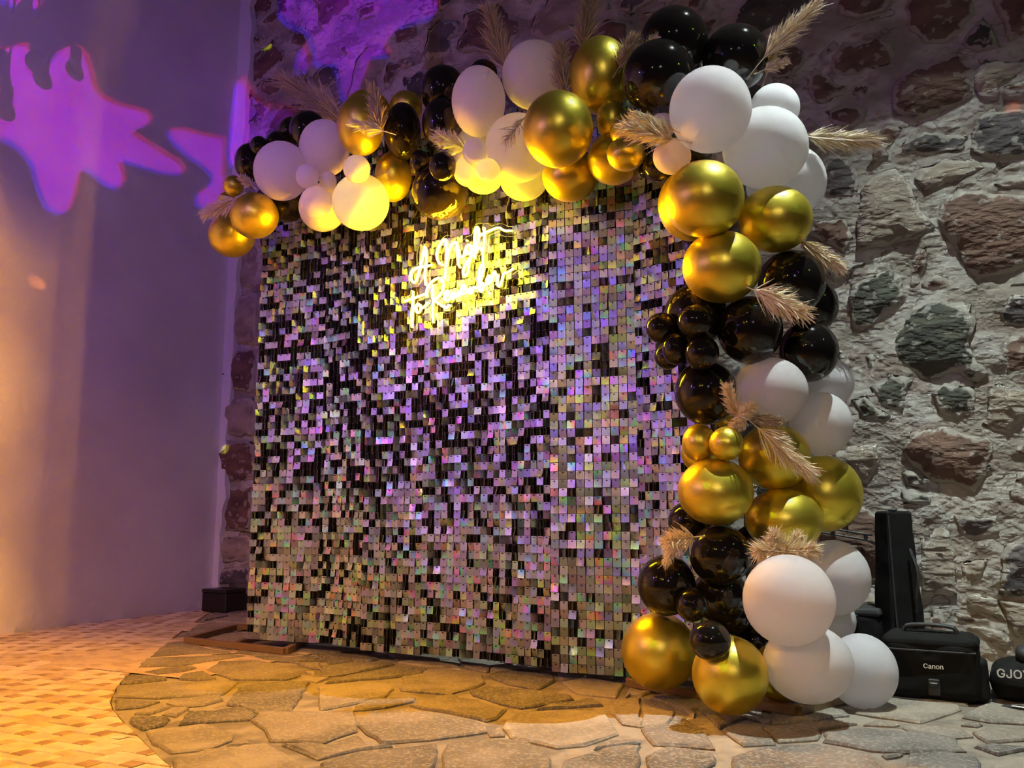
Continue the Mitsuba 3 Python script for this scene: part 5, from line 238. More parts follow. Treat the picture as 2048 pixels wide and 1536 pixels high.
def wall_stone(poly, seed):
    r = np.random.default_rng(seed)
    size = math.sqrt(Polygon(poly).area)
    step = min(0.045, max(0.02, size * 0.13))
    o = rough_outline(poly, step, step * 0.16, seed); g = Polygon(o).buffer(0)
    if g.geom_type != 'Polygon': g = max(g.geoms, key=lambda q: q.area)
    if not g.exterior.is_ccw: g = shapely.geometry.polygon.orient(g)
    o = np.array(g.exterior.coords)[:-1]; n = len(o); c = o.mean(0)
    gx, gz = np.meshgrid(np.arange(o[:, 0].min(), o[:, 0].max(), step * 1.25), np.arange(o[:, 1].min(), o[:, 1].max(), step * 1.25), indexing='ij')
    q = np.stack([gx.ravel(), gz.ravel()], 1) + r.normal(0, step * 0.15, (gx.size, 2))
    inner = g.buffer(-step * 0.55)
    q = np.array([p for p in q if inner.contains(Point(p))]).reshape(-1, 2)
    P = np.vstack([o, q]); tri = Delaunay(P).simplices
    keep = [t for t in tri if g.contains(Point(P[t].mean(0)))]
    dist = np.array([0.0] * n + [g.exterior.distance(Point(p)) for p in q])
    t = np.clip(dist / (0.05 + 0.12 * size), 0, 1); t = t * t * (3 - 2 * t)
    rough = meshkit.fbm(np.stack([P[:, 0] * 16 + seed, P[:, 1] * 22, P[:, 0] * 0], 1), 3) - 0.5
    tilt = r.normal(0, 0.07, 2)
    h = r.uniform(0.0, 0.012) + t * r.uniform(0.012, 0.03) + rough * 0.030 * (0.35 + t) + (P - c) @ tilt * 0.6
    h = np.maximum(h, -0.004)
    y = WALL_Y - relief(P[:, 0], P[:, 1]) - h
    V = np.vstack([np.stack([P[:, 0], y, P[:, 1]], 1), np.stack([o[:, 0], np.full(n, WALL_Y + 0.05), o[:, 1]], 1)])
    F = [list(k) for k in keep]; m = len(P)
    for i in range(n):
        j = (i + 1) % n; F += [[i, m + i, m + j], [i, m + j, j]]
    M = trimesh.Trimesh(V, F, process=False)
    nf = M.face_normals[:len(keep)]
    F = np.array(F)
    flip = np.nonzero(nf[:, 1] > 0)[0]; F[flip] = F[flip][:, ::-1]
    uv = np.stack([np.r_[np.clip(dist / 0.06, 0, 1), np.zeros(n)], np.zeros(len(V))], 1)
    return (V, F), uv
TONES = 'bbbgbtbggbttgbbbnbbngbnnnnbtgn' + 'ngbbgttbttt' + 'bbbgbbgbgbbbbbbbb' + 'ttbtbbtg' + 'bbbb'
TONE = {'b': 'stone_brown', 'n': 'stone_green', 'g': 'stone_grey', 't': 'stone_tan'}
for k, poly in enumerate(WALL_STONES):
    (vf, uv) = wall_stone(poly, 100 + k); part(wb, 'stone', mikit.ply(vf, TONE[TONES[k % len(TONES)]], True, uv=uv))
for k, poly in enumerate(WALL_STONES_MORE):
    (vf, uv) = wall_stone(poly, 700 + k); part(wb, 'stone', mikit.ply(vf, ['stone_brown', 'stone_brown', 'stone_grey', 'stone_tan', 'stone_brown', 'stone_green'][k % 6], True, uv=uv))
# plaster return in the corner, torn along its edge
zz = np.linspace(-0.03, 4.6, 60); rr = np.random.default_rng(3)
edge_x = -4.40 + 0.05 * (zz / 4.0) + 0.035 * (meshkit.fbm(np.stack([zz * 3, zz * 0, zz * 0], -1), 3) - 0.5) + rr.normal(0, 0.008, 60)
ret = Polygon([(-4.52, -0.03)] + list(zip(edge_x, zz)) + [(-4.52, 4.6)])
m = prism(ret, 0, 0.05); m.vertices = np.stack([m.vertices[:, 0], WALL_Y + 0.01 - m.vertices[:, 2], m.vertices[:, 1]], 1); m.fix_normals()
put('trim_1', mikit.ply(m, 'plaster'), 'torn edge of white plaster in the corner', kind='structure')

# ------------------------------------------------------------------ floors
PLAT = Polygon(PLATFORM)
fl = put('floor', mikit.ply(prism(box(-4.6, -2.6, 3.2, 4.3), -0.05, -0.012), 'tile_joint'), 'floor of square cream tiles with small brown squares between', kind='structure')
A, Bs, ROT = 0.088, 0.044, math.radians(4)
def tile_mesh(x, y, s):
    g = 0.0016; h = 0.004
    q = [(x + g, y + g), (x + s - g, y + g), (x + s - g, y + s - g), (x + g, y + s - g)]
    cs, sn = math.cos(ROT), math.sin(ROT)
    q = np.array([(-3.2 + a * cs - b * sn, 1.8 + a * sn + b * cs) for a, b in q])
    return q
def tile_solid(q, dz, e=0.0022):
    c = q.mean(0); i = c + (q - c) * (1 - e * 2 / np.linalg.norm(q[1] - q[0]))
    V = np.vstack([np.c_[q, np.full(len(q), -0.03)], np.c_[q, np.full(len(q), -0.0025 + dz)], np.c_[i, np.full(len(q), dz)]])
    n = len(q); F = []
    for k in range(2):
        for a in range(n):
            b = (a + 1) % n; F += [[k * n + a, k * n + b, (k + 1) * n + b], [k * n + a, (k + 1) * n + b, (k + 1) * n + a]]
    F += [[2 * n, 2 * n + a, 2 * n + a + 1] for a in range(1, n - 1)]
    return trimesh.Trimesh(V, F, process=False)
def seen(p):
    d = np.array([p[0], p[1], 0.0]) - EYE; z = d @ FWD
    if z < 0.3: return None
    return 1024 + 1800 * (d @ RIGHT) / z, 768 - 1800 * (d @ UP) / z, z
cut = PLAT.buffer(0.004)
cands = {'tile': [], 'brown_tile': []}
for i in range(-60, 61):
    for j in range(-60, 61):
        ox, oy = i * A - j * Bs, i * Bs + j * A
        for nm, x, y, s in (('tile', ox, oy, A), ('brown_tile', ox + A, oy, Bs)):
            q = tile_mesh(x, y, s); c = q.mean(0)
            if not (-4.45 < c[0] < -0.4 and -0.6 < c[1] < 4.0) or c[0] < -4.44 + (4.1 - c[1]) * 0.085 - 0.02: continue
            g = Polygon(q)
            if cut.intersects(g):
                g = g.difference(cut)
                if g.is_empty or g.geom_type != 'Polygon' or g.area < 2e-4: continue
                q = np.array(g.exterior.coords)[:-1]
                if Polygon(q).exterior.is_ccw is False: q = q[::-1]
            w = seen(c); vis = w is not None and -30 < w[0] < 2060 and w[1] < 1560
            cands[nm].append((0 if vis else 1, w[2] if w else 99, q))
for nm, cs in cands.items():
    cs.sort(key=lambda c: (c[0], c[1])); rest = []
    for k, (hid, _, q) in enumerate(cs):
        m = tile_solid(q, rng.uniform(-0.0012, 0.0012))
        if k < 300 and not hid:
            mat = ('tile_brown' if rng.uniform() < 0.72 else 'tile_honey') if nm == 'brown_tile' else ('tile_cream' if rng.uniform() < 0.6 else 'tile_honey')
            part(fl, nm, mikit.ply(m, mat))
        else: rest.append(m)
    if rest: part(fl, nm + '_field', mikit.ply(cat(rest), 'tile_brown' if nm == 'brown_tile' else 'tile_cream'), kind='stuff')
pf = put('stone_platform', mikit.ply(prism(PLAT, -0.05, -0.004), 'grout'), 'low platform of irregular flagstones set in pale grout', kind='structure')
def flagstone(poly, seed):
    r = np.random.default_rng(seed); o = rough_outline(poly, 0.06, 0.003, seed); n = len(o); c = np.array(Polygon(o).representative_point().coords[0])
    i1 = c + (o - c) * (1 - 0.010 / max(0.03, math.sqrt(Polygon(o).area)))
    V = np.vstack([np.c_[o, np.full(n, -0.02)], np.c_[o, np.full(n, 0.000) + r.normal(0, 0.0008, n)], np.c_[i1, np.full(n, 0.0045) + r.normal(0, 0.0010, n)]])
    F = []
    for k in range(2):
        for a in range(n):
            b = (a + 1) % n; F += [[k * n + a, k * n + b, (k + 1) * n + b], [k * n + a, (k + 1) * n + b, (k + 1) * n + a]]
    tri = trimesh.creation.triangulate_polygon(Polygon(i1), engine='earcut')
    tv, tf = tri
    m1 = trimesh.Trimesh(V, F, process=False)
    zt = [V[2 * n + int(np.argmin(np.linalg.norm(i1 - p, axis=1)))][2] for p in tv]
    m2 = trimesh.Trimesh(np.c_[tv, zt], tf, process=False)
    if len(m2.faces) and m2.face_normals[:, 2].mean() < 0: m2.invert()
    m = cat([m1, m2]); return m
for k, poly in enumerate(FLAGSTONES + FLAGSTONES_MORE):
    g = Polygon(poly)
    if not g.is_valid or g.area < 3e-4: continue
    if not g.exterior.is_ccw: poly = poly[::-1]
    part(pf, 'flagstone', mikit.ply(flagstone(poly, 40 + k), ['flag_mid', 'flag_dark', 'flag_mid', 'flag_light', 'flag_dark'][(k * 7 + k // 5) % 5]))

# ------------------------------------------------------------------ backdrop stand and sequin wall
st = thing('backdrop_stand', 'bronze coloured tubular stand whose two rectangular foot frames stick out under the sequin wall', 'stand')
FEET = [LEFT_FOOT, [(-1.205, 2.853), (-0.623, 2.680), (-0.530, 2.985), (-1.112, 3.158)]]
for q in FEET:
    ms = []
    for a, b in ((0, 1), (1, 2), (2, 3), (3, 0)): ms.append(bar((*q[a], 0.017), (*q[b], 0.017), 0.026, 0.026))
    p, r_ = (np.array(q[0]) + q[1]) / 2, (np.array(q[2]) + q[3]) / 2
    ms.append(bar((*p, 0.017), (*r_, 0.017), 0.024, 0.024))
    part(st, 'foot_frame', mikit.ply(cat(ms), 'bronze_paint'))
for x in (-2.925, -0.93): part(st, 'upright', mikit.ply(rbox(0.03, 0.03, 2.10, 0.003, (x, 2.955, 1.075)), 'bronze_paint'))
part(st, 'top_rail', mikit.ply(rbox(2.03, 0.03, 0.03, 0.003, (-1.93, 2.955, 2.14)), 'bronze_paint'))

sw = thing('sequin_wall', 'shimmer backdrop wall of silver holographic square sequins on black panels', 'backdrop')
EX = [-2.967, -2.615, -2.344, -2.063, -1.765, -1.490, -1.171, -0.885]
EY = [2.870, 2.915, 2.870, 2.880, 2.880, 2.855, 2.895, 2.815]
Z0, PITCHZ = 0.040, 0.0299
pegs, field, singles = [], [], []
def hue(h, s, v):
    import colorsys
    return np.array(colorsys.hsv_to_rgb(h % 1, s, v))
def sequin(c, ux, w, h, yaw, lean, bend, col):
    """one hanging square of film: centre of its top edge c, wall direction ux"""
    nx = np.array([ux[1], -ux[0], 0.0])                       # towards the room
    ax = ux * math.cos(yaw) + nx * math.sin(yaw); n = nx * math.cos(yaw) - ux * math.sin(yaw)
    V, K = [], []
    for j in range(3):
        t = j / 2
        for i in range(3):
            s = i / 2 - 0.5
            V.append(c + ax * s * w + np.array([0, 0, -1]) * h * t + n * (lean * t * h + bend[0] * (4 * s * s) * w + bend[1] * t * t * h))
            K.append(np.clip(col[0] * (1 - t) * (0.5 - s) + col[1] * (1 - t) * (0.5 + s) + col[2] * t * (0.5 - s) + col[3] * t * (0.5 + s), 0, 1))
    F = []
    for j in range(2):
        for i in range(2):
            a = j * 3 + i; F += [[a, a + 3, a + 4], [a, a + 4, a + 1]]
    return np.array(V), np.array(F), np.array(K)
pk = [part(sw, 'panel', {}) for _ in range(0)]
for ci in range(7):
    p0, p1 = np.array([EX[ci], EY[ci], 0]), np.array([EX[ci + 1], EY[ci + 1], 0]); W = np.linalg.norm(p1 - p0); ux = (p1 - p0) / W; nx = np.array([ux[1], -ux[0], 0.0])
    M = np.eye(4); M[:3, 0], M[:3, 1], M[:3, 2] = ux, -nx, [0, 0, 1]
    for ri in range(7):
        dz = [0, 0.004, -0.003, 0.002, 0, -0.012, 0.003][ci]
        zb = Z0 + ri * 10 * PITCHZ + dz
        hgt = 10 * PITCHZ - 0.003
        ms = [rbox(W - 0.003, 0.006, hgt, 0.002, (W / 2, 0.010, hgt / 2))]
        for k in range(11): ms.append(trimesh.creation.box((0.0035, 0.010, hgt), T_ := trimesh.transformations.translation_matrix((0.002 + k * (W - 0.004) / 10, 0.004, hgt / 2))))
        for k in range(10): ms.append(trimesh.creation.box((W - 0.004, 0.003, 0.003), trimesh.transformations.translation_matrix((W / 2, 0.0015, (k + 0.9) * PITCHZ))))
        g = cat(ms); M2 = M.copy(); M2[:3, 3] = p0 + [0, 0, zb]; g.apply_transform(M2)
        part(sw, 'panel', mikit.ply(g, 'black_plastic'))
        for r in range(10):
            for k in range(10):
                if ci == 5 and ri == 0 and r == 2 and k in (0,): continue          # the lost sequin low on the right
                row = ri * 10 + r; u = ci + (k + 0.5) / 10
                top = p0 + ux * W * (k + 0.5) / 10 + nx * 0.0045 + np.array([0, 0, zb + (r + 0.97) * PITCHZ])
                nn = float(meshkit.noise(np.array([u * 1.6, row * 0.11, 3.0]))) * 0.6 + float(meshkit.noise(np.array([u * 5.0, row * 0.05, 8.0]))) * 0.4
                pt = np.interp(row, [0, 12, 24, 34, 50, 70], [0.26, 0.28, 0.50, 0.62, 0.62, 0.5]) + (nn - 0.5) * 0.9
                pt *= [0.95, 1.15, 1.1, 1.0, 0.85, 0.22, 0.65][ci]
                if rng.uniform() < pt: yaw = rng.choice([-1, 1], p=[0.35, 0.65]) * rng.uniform(0.72, 1.15)
                else: yaw = rng.normal(0, 0.09)
                # film colours: mostly pale silver with a lilac, rose or green cast, now and then a rainbow streak
                z = rng.uniform()
                base = hue(rng.choice([0.74, 0.82, 0.92, 0.08, 0.35, 0.50, 0.64], p=[0.26, 0.13, 0.07, 0.06, 0.16, 0.12, 0.20]) + rng.normal(0, 0.02), abs(rng.normal(0.17, 0.10)) + (0.35 * rng.uniform() if z < 0.16 else 0), rng.uniform(0.26, 0.66))
                col = np.array([base] * 4)
                if z < 0.12:
                    h0 = rng.uniform(); col = np.array([hue(h0 + dh, 0.75, 0.85) for dh in rng.permutation([0, 0.12, 0.3, 0.45])])
                elif z < 0.28:
                    e = rng.integers(0, 2); t = hue(rng.uniform(), 0.6, 0.85)
                    if e: col[2:] = t
                    else: col[rng.permutation([0, 2])[0]::2] = t
                w = (W / 10) * 0.985; h = PITCHZ * 0.97
                if ci == 4 + 1 and yaw < 0.3 and abs(yaw) < 0.3: w *= 0.94
                lean = rng.normal(0.03, 0.035) + 0.02 * math.sin(row * 1.1 + ci)
                bend = (rng.normal(0, 0.02), rng.normal(0.0, 0.05)) if rng.uniform() < 0.75 else (rng.normal(0, 0.09), rng.normal(0, 0.14))
                col = col * np.array([0.74, 0.92, 0.95])
                V, F, K = sequin(top, ux, w, h, yaw, lean, bend, col)
                d = V.mean(0) - EYE; zc = d @ FWD; px = 1024 + 1800 * (d @ RIGHT) / zc; py = 768 - 1800 * (d @ UP) / zc
                size = abs(math.cos(yaw + 0.45)) / zc if abs(yaw) < 0.4 and px < 1275 and 480 < py < 1340 else 0
                singles.append((size, V, F, K))
                b = trimesh.creation.box((0.0035, 0.005, 0.0035)); b.apply_translation(top + nx * 0.003 - np.array([0, 0, 0.0045])); pegs.append((b.vertices, b.faces))
singles.sort(key=lambda s: -s[0])
def join(L):
    n = 0; Vs, Fs, Ks = [], [], []
    for s in L:
        Vs.append(s[0]); Fs.append(s[1] + n); n += len(s[0])
        if len(s) > 2: Ks.append(s[2])
    return np.vstack(Vs), np.vstack(Fs), np.vstack(Ks) if Ks else None
for s, V, F, K in singles[:300]: part(sw, 'sequin', mikit.ply((V, F), 'holographic_film', True, color=K))
V, F, K = join([s[1:] for s in singles[300:]])
part(sw, 'sequin_field', mikit.ply((V, F), 'holographic_film', True, color=K), kind='stuff')
V, F, _ = join(pegs)
part(sw, 'peg', mikit.ply((V, F), 'peg_plastic'), kind='stuff')

# ------------------------------------------------------------------ neon sign
sg = thing('neon_sign', 'glowing yellow script neon sign on the sequin wall', 'neon sign')
SIGN_Y, NEON = 2.785, (900.0, 370.0, 1.6)
lines = []
for w, strokes in SIGN.items():
    ms = []
    for s in strokes:
        p = spline(s, 0.004); lines.append(LineString(p) if len(p) > 1 else Point(p[0]))
        ms.append(tube(np.c_[p[:, 0], np.full(len(p), SIGN_Y), p[:, 1]], 0.0038, 6))
    part(sg, 'word_tube', {**mikit.ply(cat(ms), 'print_white', True), 'emitter': {'type': 'area', 'radiance': rgb(*NEON), 'sampling_weight': 3.0}}, {'a': 'glowing letter A', 'night': 'glowing word Night', 'to': 'glowing word to', 'remember': 'glowing word Remember'}[w])
ms = []
for w, strokes in SIGN.items():
    for s in strokes:
        p = spline(s, 0.005); ms.append(tube(np.c_[p[:, 0], np.full(len(p), SIGN_Y + 0.0075), p[:, 1]], 0.0048, 8))
part(sg, 'tube_base', mikit.ply(cat(ms), 'print_white', True), 'white base strip behind the glowing tubes')
out = unary_union([l.buffer(0.020) for l in lines]).buffer(0.012).buffer(-0.012)
if out.geom_type == 'MultiPolygon': out = unary_union([out.buffer(0.02)]).buffer(-0.012)
polys = list(out.geoms) if out.geom_type == 'MultiPolygon' else [out]
ms = []
for g in polys:
    v, f = trimesh.creation.triangulate_polygon(Polygon(g.exterior.simplify(0.001).coords), engine='earcut')
    ms.append(trimesh.Trimesh(np.c_[v[:, 0], np.full(len(v), SIGN_Y + 0.0160), v[:, 1]], f, process=False))
part(sg, 'acrylic_backing', mikit.ply(cat(ms), 'clear_acrylic'), 'clear acrylic sheet cut round the words')
rim = []
for g in polys:
    e = np.array(g.exterior.simplify(0.0015).coords); rim.append(tube(np.c_[e[:, 0], np.full(len(e), SIGN_Y + 0.0160), e[:, 1]], 0.0006, 4))
principled('acrylic_edge', (0.85, 0.85, 0.8), 0.3)
part(sg, 'acrylic_rim', mikit.ply(cat(rim), 'acrylic_edge'), 'polished edge of the acrylic sheet')
bx0, bz0, bx1, bz1 = unary_union(lines).bounds
for fx, fz, top in ((0.10, 0.66, 1.98), (0.93, 0.96, 1.96)):
    x, z = bx0 + (bx1 - bx0) * fx, bz0 + (bz1 - bz0) * fz
    part(sg, 'cord', mikit.ply(tube(spline([(x, SIGN_Y + 0.0160, z), (x - 0.012, SIGN_Y + 0.03, z + 0.08), (x - 0.004, SIGN_Y + 0.07, z + 0.18), (x + 0.004, 2.87, top)], 0.012), 0.0012, 5), 'straw'), 'thin hanging cord')

# ------------------------------------------------------------------ balloons
def balloon_profile():
    p = []
    for k in range(25):
        t = k / 24 * math.pi
        r, z = math.sin(t), math.cos(t)
        if z < 0: r *= 1 - 0.10 * z * z; z *= 1.0 + 0.10 * z * z
        p.append((max(r, 0.0), z))
    p[-1] = (0.045, -1.105); p[0] = (0.0, 1.0); p.append((0.03, -1.14)); p.append((0.0, -1.14))
    return np.array(p)
BODY = trimesh.creation.revolve(balloon_profile(), sections=40)
kp = np.array([(0.0, -1.10), (0.05, -1.11), (0.075, -1.15), (0.06, -1.19), (0.085, -1.24), (0.12, -1.27), (0.115, -1.285), (0.03, -1.25), (0.0, -1.24)])
KNOT = trimesh.creation.revolve(kp[::-1], sections=14)
MAT = {'b': 'black_latex', 'g': 'gold_latex', 'w': 'white_latex'}
BODY_PLY = {c: mikit.ply(BODY, m, True) for c, m in MAT.items()}
KNOT_PLY = {c: mikit.ply(KNOT, m, True) for c, m in MAT.items()}
CORE_A = np.array([[-1.05, 2.98, z] for z in np.linspace(0.1, 1.9, 24)])
CORE_B = np.array([[x, 2.98, 1.98] for x in np.linspace(-3.1, -1.1, 26)])
CORE = np.vstack([CORE_A, CORE_B])
for k, (c, x, y, z, rx, ry, garland) in enumerate(BALLOONS):
    P = np.array([x, y, z]); e = P - EYE; e /= np.linalg.norm(e)
    core = CORE[np.argmin(np.linalg.norm(CORE - P, axis=1))]
    n = core - P; n /= np.linalg.norm(n) + 1e-9
    n = n + e * 1.2 + rng.normal(0, 0.18, 3); n /= np.linalg.norm(n)       # the knot points into the bunch
    zl = -n; xl = np.cross([0.3, 0.2, 1], zl); xl /= np.linalg.norm(xl); yl = np.cross(zl, xl)
    R = np.stack([xl, yl, zl], 1)
    S = rx * np.outer(RIGHT, RIGHT) + ry * np.outer(UP, UP) + 0.5 * (rx + ry) * np.outer(FWD, FWD)
    Mx = np.eye(4); Mx[:3, :3] = S @ R; Mx[:3, 3] = P
    if np.linalg.det(Mx[:3, :3]) < 0: Mx[:3, 0] *= -1
    b = thing('balloon', BALLOON_LABELS[k], 'balloon', 'balloons of the arch')
    scene[b + '__body'] = {**BODY_PLY[c], 'to_world': T(Mx.tolist())}
    scene[b + '__knot'] = {**KNOT_PLY[c], 'to_world': T(Mx.tolist())}

# ------------------------------------------------------------------ pampas grass
def plume(base, tip, width, seed, kind):
    r = np.random.default_rng(seed); b, t = np.array(base), np.array(tip); L = np.linalg.norm(t - b); ax = (t - b) / L
    side = np.cross(ax, FWD); side /= np.linalg.norm(side) + 1e-9; up = np.cross(side, ax)
    sag = r.normal(0, 0.05, 3); 
    def spine(s): return b + ax * L * s + (sag * L) * (s * s - s) * 1.2
    V, F = [], []
    n = int(130 + 900 * width * L / 0.02) if kind != 4 else 46
    n = min(int(n * 1.4), 520)
    for _ in range(n):
        s0 = r.uniform(0.0, 0.85) ** 1.0; p = spine(s0); th = r.uniform(0, 2 * np.pi)
        out = side * math.cos(th) + up * math.sin(th)
        ln = L * r.uniform(0.20, 0.42) * (1.08 - 0.55 * s0)
        spread = r.uniform(0.25, 1.0) * width * 0.75 * (1.0 - 0.55 * s0)
        curl = r.normal(0, 0.25, 3) * width * 0.35
        q = [p + ax * ln * v + out * spread * v ** 0.8 + np.array([0, 0, -1]) * 0.10 * ln * v * v + curl * v * v for v in (0, 0.35, 0.7, 1.0)]
        w = r.uniform(0.0005, 0.0013) * (1.25 if kind != 4 else 1)
        wd = np.cross(q[-1] - q[0], r.normal(0, 1, 3)); wd /= np.linalg.norm(wd) + 1e-9
        o = len(V)
        for a, ww in zip(q, (w, w * 1.3, w, w * 0.25)): V += [a - wd * ww, a + wd * ww]
        for a in range(3): F += [[o + 2 * a, o + 2 * a + 1, o + 2 * a + 3], [o + 2 * a, o + 2 * a + 3, o + 2 * a + 2]]
        for _ in range(2 if kind != 4 else 0):                                  # side hairs
            v = r.uniform(0.25, 0.95); c = q[0] + (q[-1] - q[0]) * v; e = c + (ax * r.uniform(0.2, 1) + out * r.uniform(0, 0.8) + r.normal(0, 0.35, 3)) * ln * 0.20
            o = len(V); V += [c - wd * w, c + wd * w, e]; F += [[o, o + 1, o + 2]]
    return trimesh.Trimesh(np.array(V), F, process=False), tube([spine(-0.35), spine(-0.1), spine(0.3), spine(0.7)], [0.0022, 0.002, 0.0015, 0.0007], 6)
for k, (b, t, w, tone) in enumerate(PAMPAS):
    pg = thing('pampas_plume', PAMPAS_LABELS[k], 'dried grass', 'pampas grass in the balloons')
    pl, stem = plume(b, t, w * 1.3, 900 + k, tone)
    mat = 'straw_brown' if tone in (2, 3, 4) else 'straw'
    part(pg, 'plume', mikit.ply(pl, mat)); part(pg, 'stem', mikit.ply(stem, mat))

# ------------------------------------------------------------------ bags and stands by the stone wall
def hull_bag(w, d, h, r, taper=0.94, seed=0, sub=2):
    import manifold3d as m3
    pts = []
    for x in (-1, 1):
        for y in (-1, 1):
            pts.append(trimesh.creation.icosphere(2, r).vertices + [x * (w / 2 - r), y * (d / 2 - r), r])
            pts.append(trimesh.creation.icosphere(2, r).vertices + [x * (w / 2 * taper - r), y * (d / 2 * taper - r), h - r])
    m = trimesh.convex.convex_hull(np.vstack(pts)); m = m.subdivide_to_size(0.02)
    n = meshkit.fbm(m.vertices * 14 + seed, 3) - 0.5
    m.vertices += m.vertex_normals * (n * 0.012)[:, None]
    return m
cb = thing('camera_bag', 'padded black camera bag with top handle and small white lettering', 'bag')
bx, by, bw, bd, bh = -0.318, 3.175, 0.275, 0.165, 0.200
m = hull_bag(bw, bd, bh - 0.02, 0.028, 0.97, 2); m.apply_translation([bx, by, 0.004]); part(cb, 'body', mikit.ply(m, 'black_fabric', 40))
m = hull_bag(bw * 0.99, bd * 0.99, 0.05, 0.022, 0.93, 4); m.apply_translation([bx, by, bh - 0.052]); part(cb, 'lid', mikit.ply(m, 'black_fabric', 40))
part(cb, 'zip', mikit.ply(tube([(bx - bw * 0.47, by - bd * 0.47, bh - 0.05), (bx - bw * 0.3, by - bd * 0.515, bh - 0.05), (bx + bw * 0.3, by - bd * 0.515, bh - 0.05), (bx + bw * 0.47, by - bd * 0.47, bh - 0.05)], 0.003, 6), 'black_binding'))
hp = spline([(bx - 0.075, by, bh - 0.006), (bx - 0.068, by, bh + 0.014), (bx, by, bh + 0.020), (bx + 0.068, by, bh + 0.014), (bx + 0.075, by, bh - 0.006)], 0.012)
hd = cat([tube(hp + [0, o, 0], 0.005, 6) for o in (-0.014, -0.005, 0.005, 0.014)]); part(cb, 'handle', mikit.ply(hd, 'black_binding'))
for sx in (-1, 1):
    m = hull_bag(0.035, bd * 0.7, bh * 0.6, 0.014, 0.9, 5 + sx); m.apply_translation([bx + sx * bw * 0.5, by, 0.006]); part(cb, 'side_pocket', mikit.ply(m, 'black_fabric', 40))
m = rbox(0.034, 0.012, 0.05, 0.004, (bx + 0.010, by - bd * 0.52, 0.045)); part(cb, 'strap_tab', mikit.ply(m, 'black_binding'))
part(cb, 'buckle', mikit.ply(rbox(0.026, 0.010, 0.016, 0.003, (bx + 0.010, by - bd * 0.53 - 0.006, 0.052)), 'black_metal'))
def lettering(text, height, at, yaw=0.0, bold=True):
    m = meshkit.text_mesh(text, height, 0.0012, bold); v = m.vertices.copy()
    c = (v[:, 0].max() + v[:, 0].min()) / 2
    cs, sn = math.cos(yaw), math.sin(yaw)
    m.vertices = np.stack([at[0] + (v[:, 0] - c) * cs + v[:, 2] * sn, at[1] + (v[:, 0] - c) * sn - v[:, 2] * cs, at[2] + v[:, 1]], 1)
    return m
part(cb, 'lettering', mikit.ply(lettering('Canon', 0.0135, (bx + 0.012, by - bd * 0.5 - 0.0085, 0.100)), 'print_white'), 'white lettering')

tb = thing('tripod_bag', 'tall narrow black fabric bag standing upright against the stone wall behind the camera bag', 'bag')
def taper_box(w0, d0, w1, d1, h, b):
    pts = []
    for w, d, z in ((w0, d0, 0.0), (w0 * 1.0, d0, b), (w1, d1, h - b), (w1 - b, d1 - b, h)):
        for x in (-1, 1):
            for y in (-1, 1): pts += [(x * w / 2, y * (d / 2 - b), z), (x * (w / 2 - b), y * d / 2, z)]
    m = trimesh.convex.convex_hull(np.array(pts)).subdivide_to_size(0.03)
    m.vertices += m.vertex_normals * ((meshkit.fbm(m.vertices * 9, 3) - 0.5) * 0.012)[:, None]
    return m
m = taper_box(0.145, 0.125, 0.098, 0.09, 0.572, 0.008); m.apply_transform(trimesh.transformations.rotation_matrix(math.radians(40), [0, 0, 1])); m.apply_translation([-0.46, 3.60, 0.004])
part(tb, 'body', mikit.ply(m, 'black_fabric', 40))
part(tb, 'binding', mikit.ply(tube([(-0.452, 3.507, 0.02), (-0.462, 3.530, 0.30), (-0.468, 3.538, 0.56)], 0.0035, 6), 'black_binding'))
part(tb, 'handle_strap', mikit.ply(tube(spline([(-0.405, 3.56, 0.44), (-0.38, 3.53, 0.36), (-0.39, 3.53, 0.27), (-0.395, 3.55, 0.22)], 0.02), 0.006, 6), 'black_binding'))
part(tb, 'top_zip', mikit.ply(rbox(0.03, 0.012, 0.008, 0.002, (-0.46, 3.6, 0.579)), 'black_metal'))

ec = thing('equipment_case', 'low black equipment case half hidden behind the white balloons, left of the tall black bag', 'case')
m = hull_bag(0.26, 0.2, 0.20, 0.02, 0.98, 9); m.apply_translation([-0.64, 3.62, 0.004]); part(ec, 'body', mikit.ply(m, 'black_fabric', 40))
m = hull_bag(0.262, 0.202, 0.03, 0.012, 0.98, 10); m.apply_translation([-0.64, 3.62, 0.198]); part(ec, 'lid', mikit.ply(m, 'black_binding', 40))
part(ec, 'latch', mikit.ply(rbox(0.03, 0.012, 0.03, 0.003, (-0.60, 3.514, 0.19)), 'black_metal'))

ls = thing('light_stand', 'black metal stand whose slotted arm pokes out right of the far gold balloon', 'stand')
part(ls, 'pole', mikit.ply(trimesh.creation.cylinder(0.010, segment=[(-0.98, 3.52, 0.03), (-0.98, 3.52, 0.62)], sections=12), 'black_metal'))
arm = cat([bar((-0.99, 3.53, 0.566), (-0.525, 3.53, 0.488), 0.012, 0.007), bar((-0.99, 3.53, 0.546), (-0.525, 3.53, 0.468), 0.012, 0.007), bar((-0.547, 3.53, 0.495), (-0.547, 3.53, 0.470), 0.012, 0.012), bar((-0.66, 3.53, 0.508), (-0.66, 3.53, 0.488), 0.012, 0.03), bar((-0.80, 3.53, 0.535), (-0.80, 3.53, 0.512), 0.012, 0.06)])
part(ls, 'arm', mikit.ply(arm, 'black_metal'))
for a in (0.4, 2.5, 4.6): part(ls, 'leg', mikit.ply(trimesh.creation.cylinder(0.006, segment=[(-0.98, 3.52, 0.20), (-0.98 + 0.2 * math.cos(a), 3.52 + 0.2 * math.sin(a), 0.012)], sections=8), 'black_metal'))

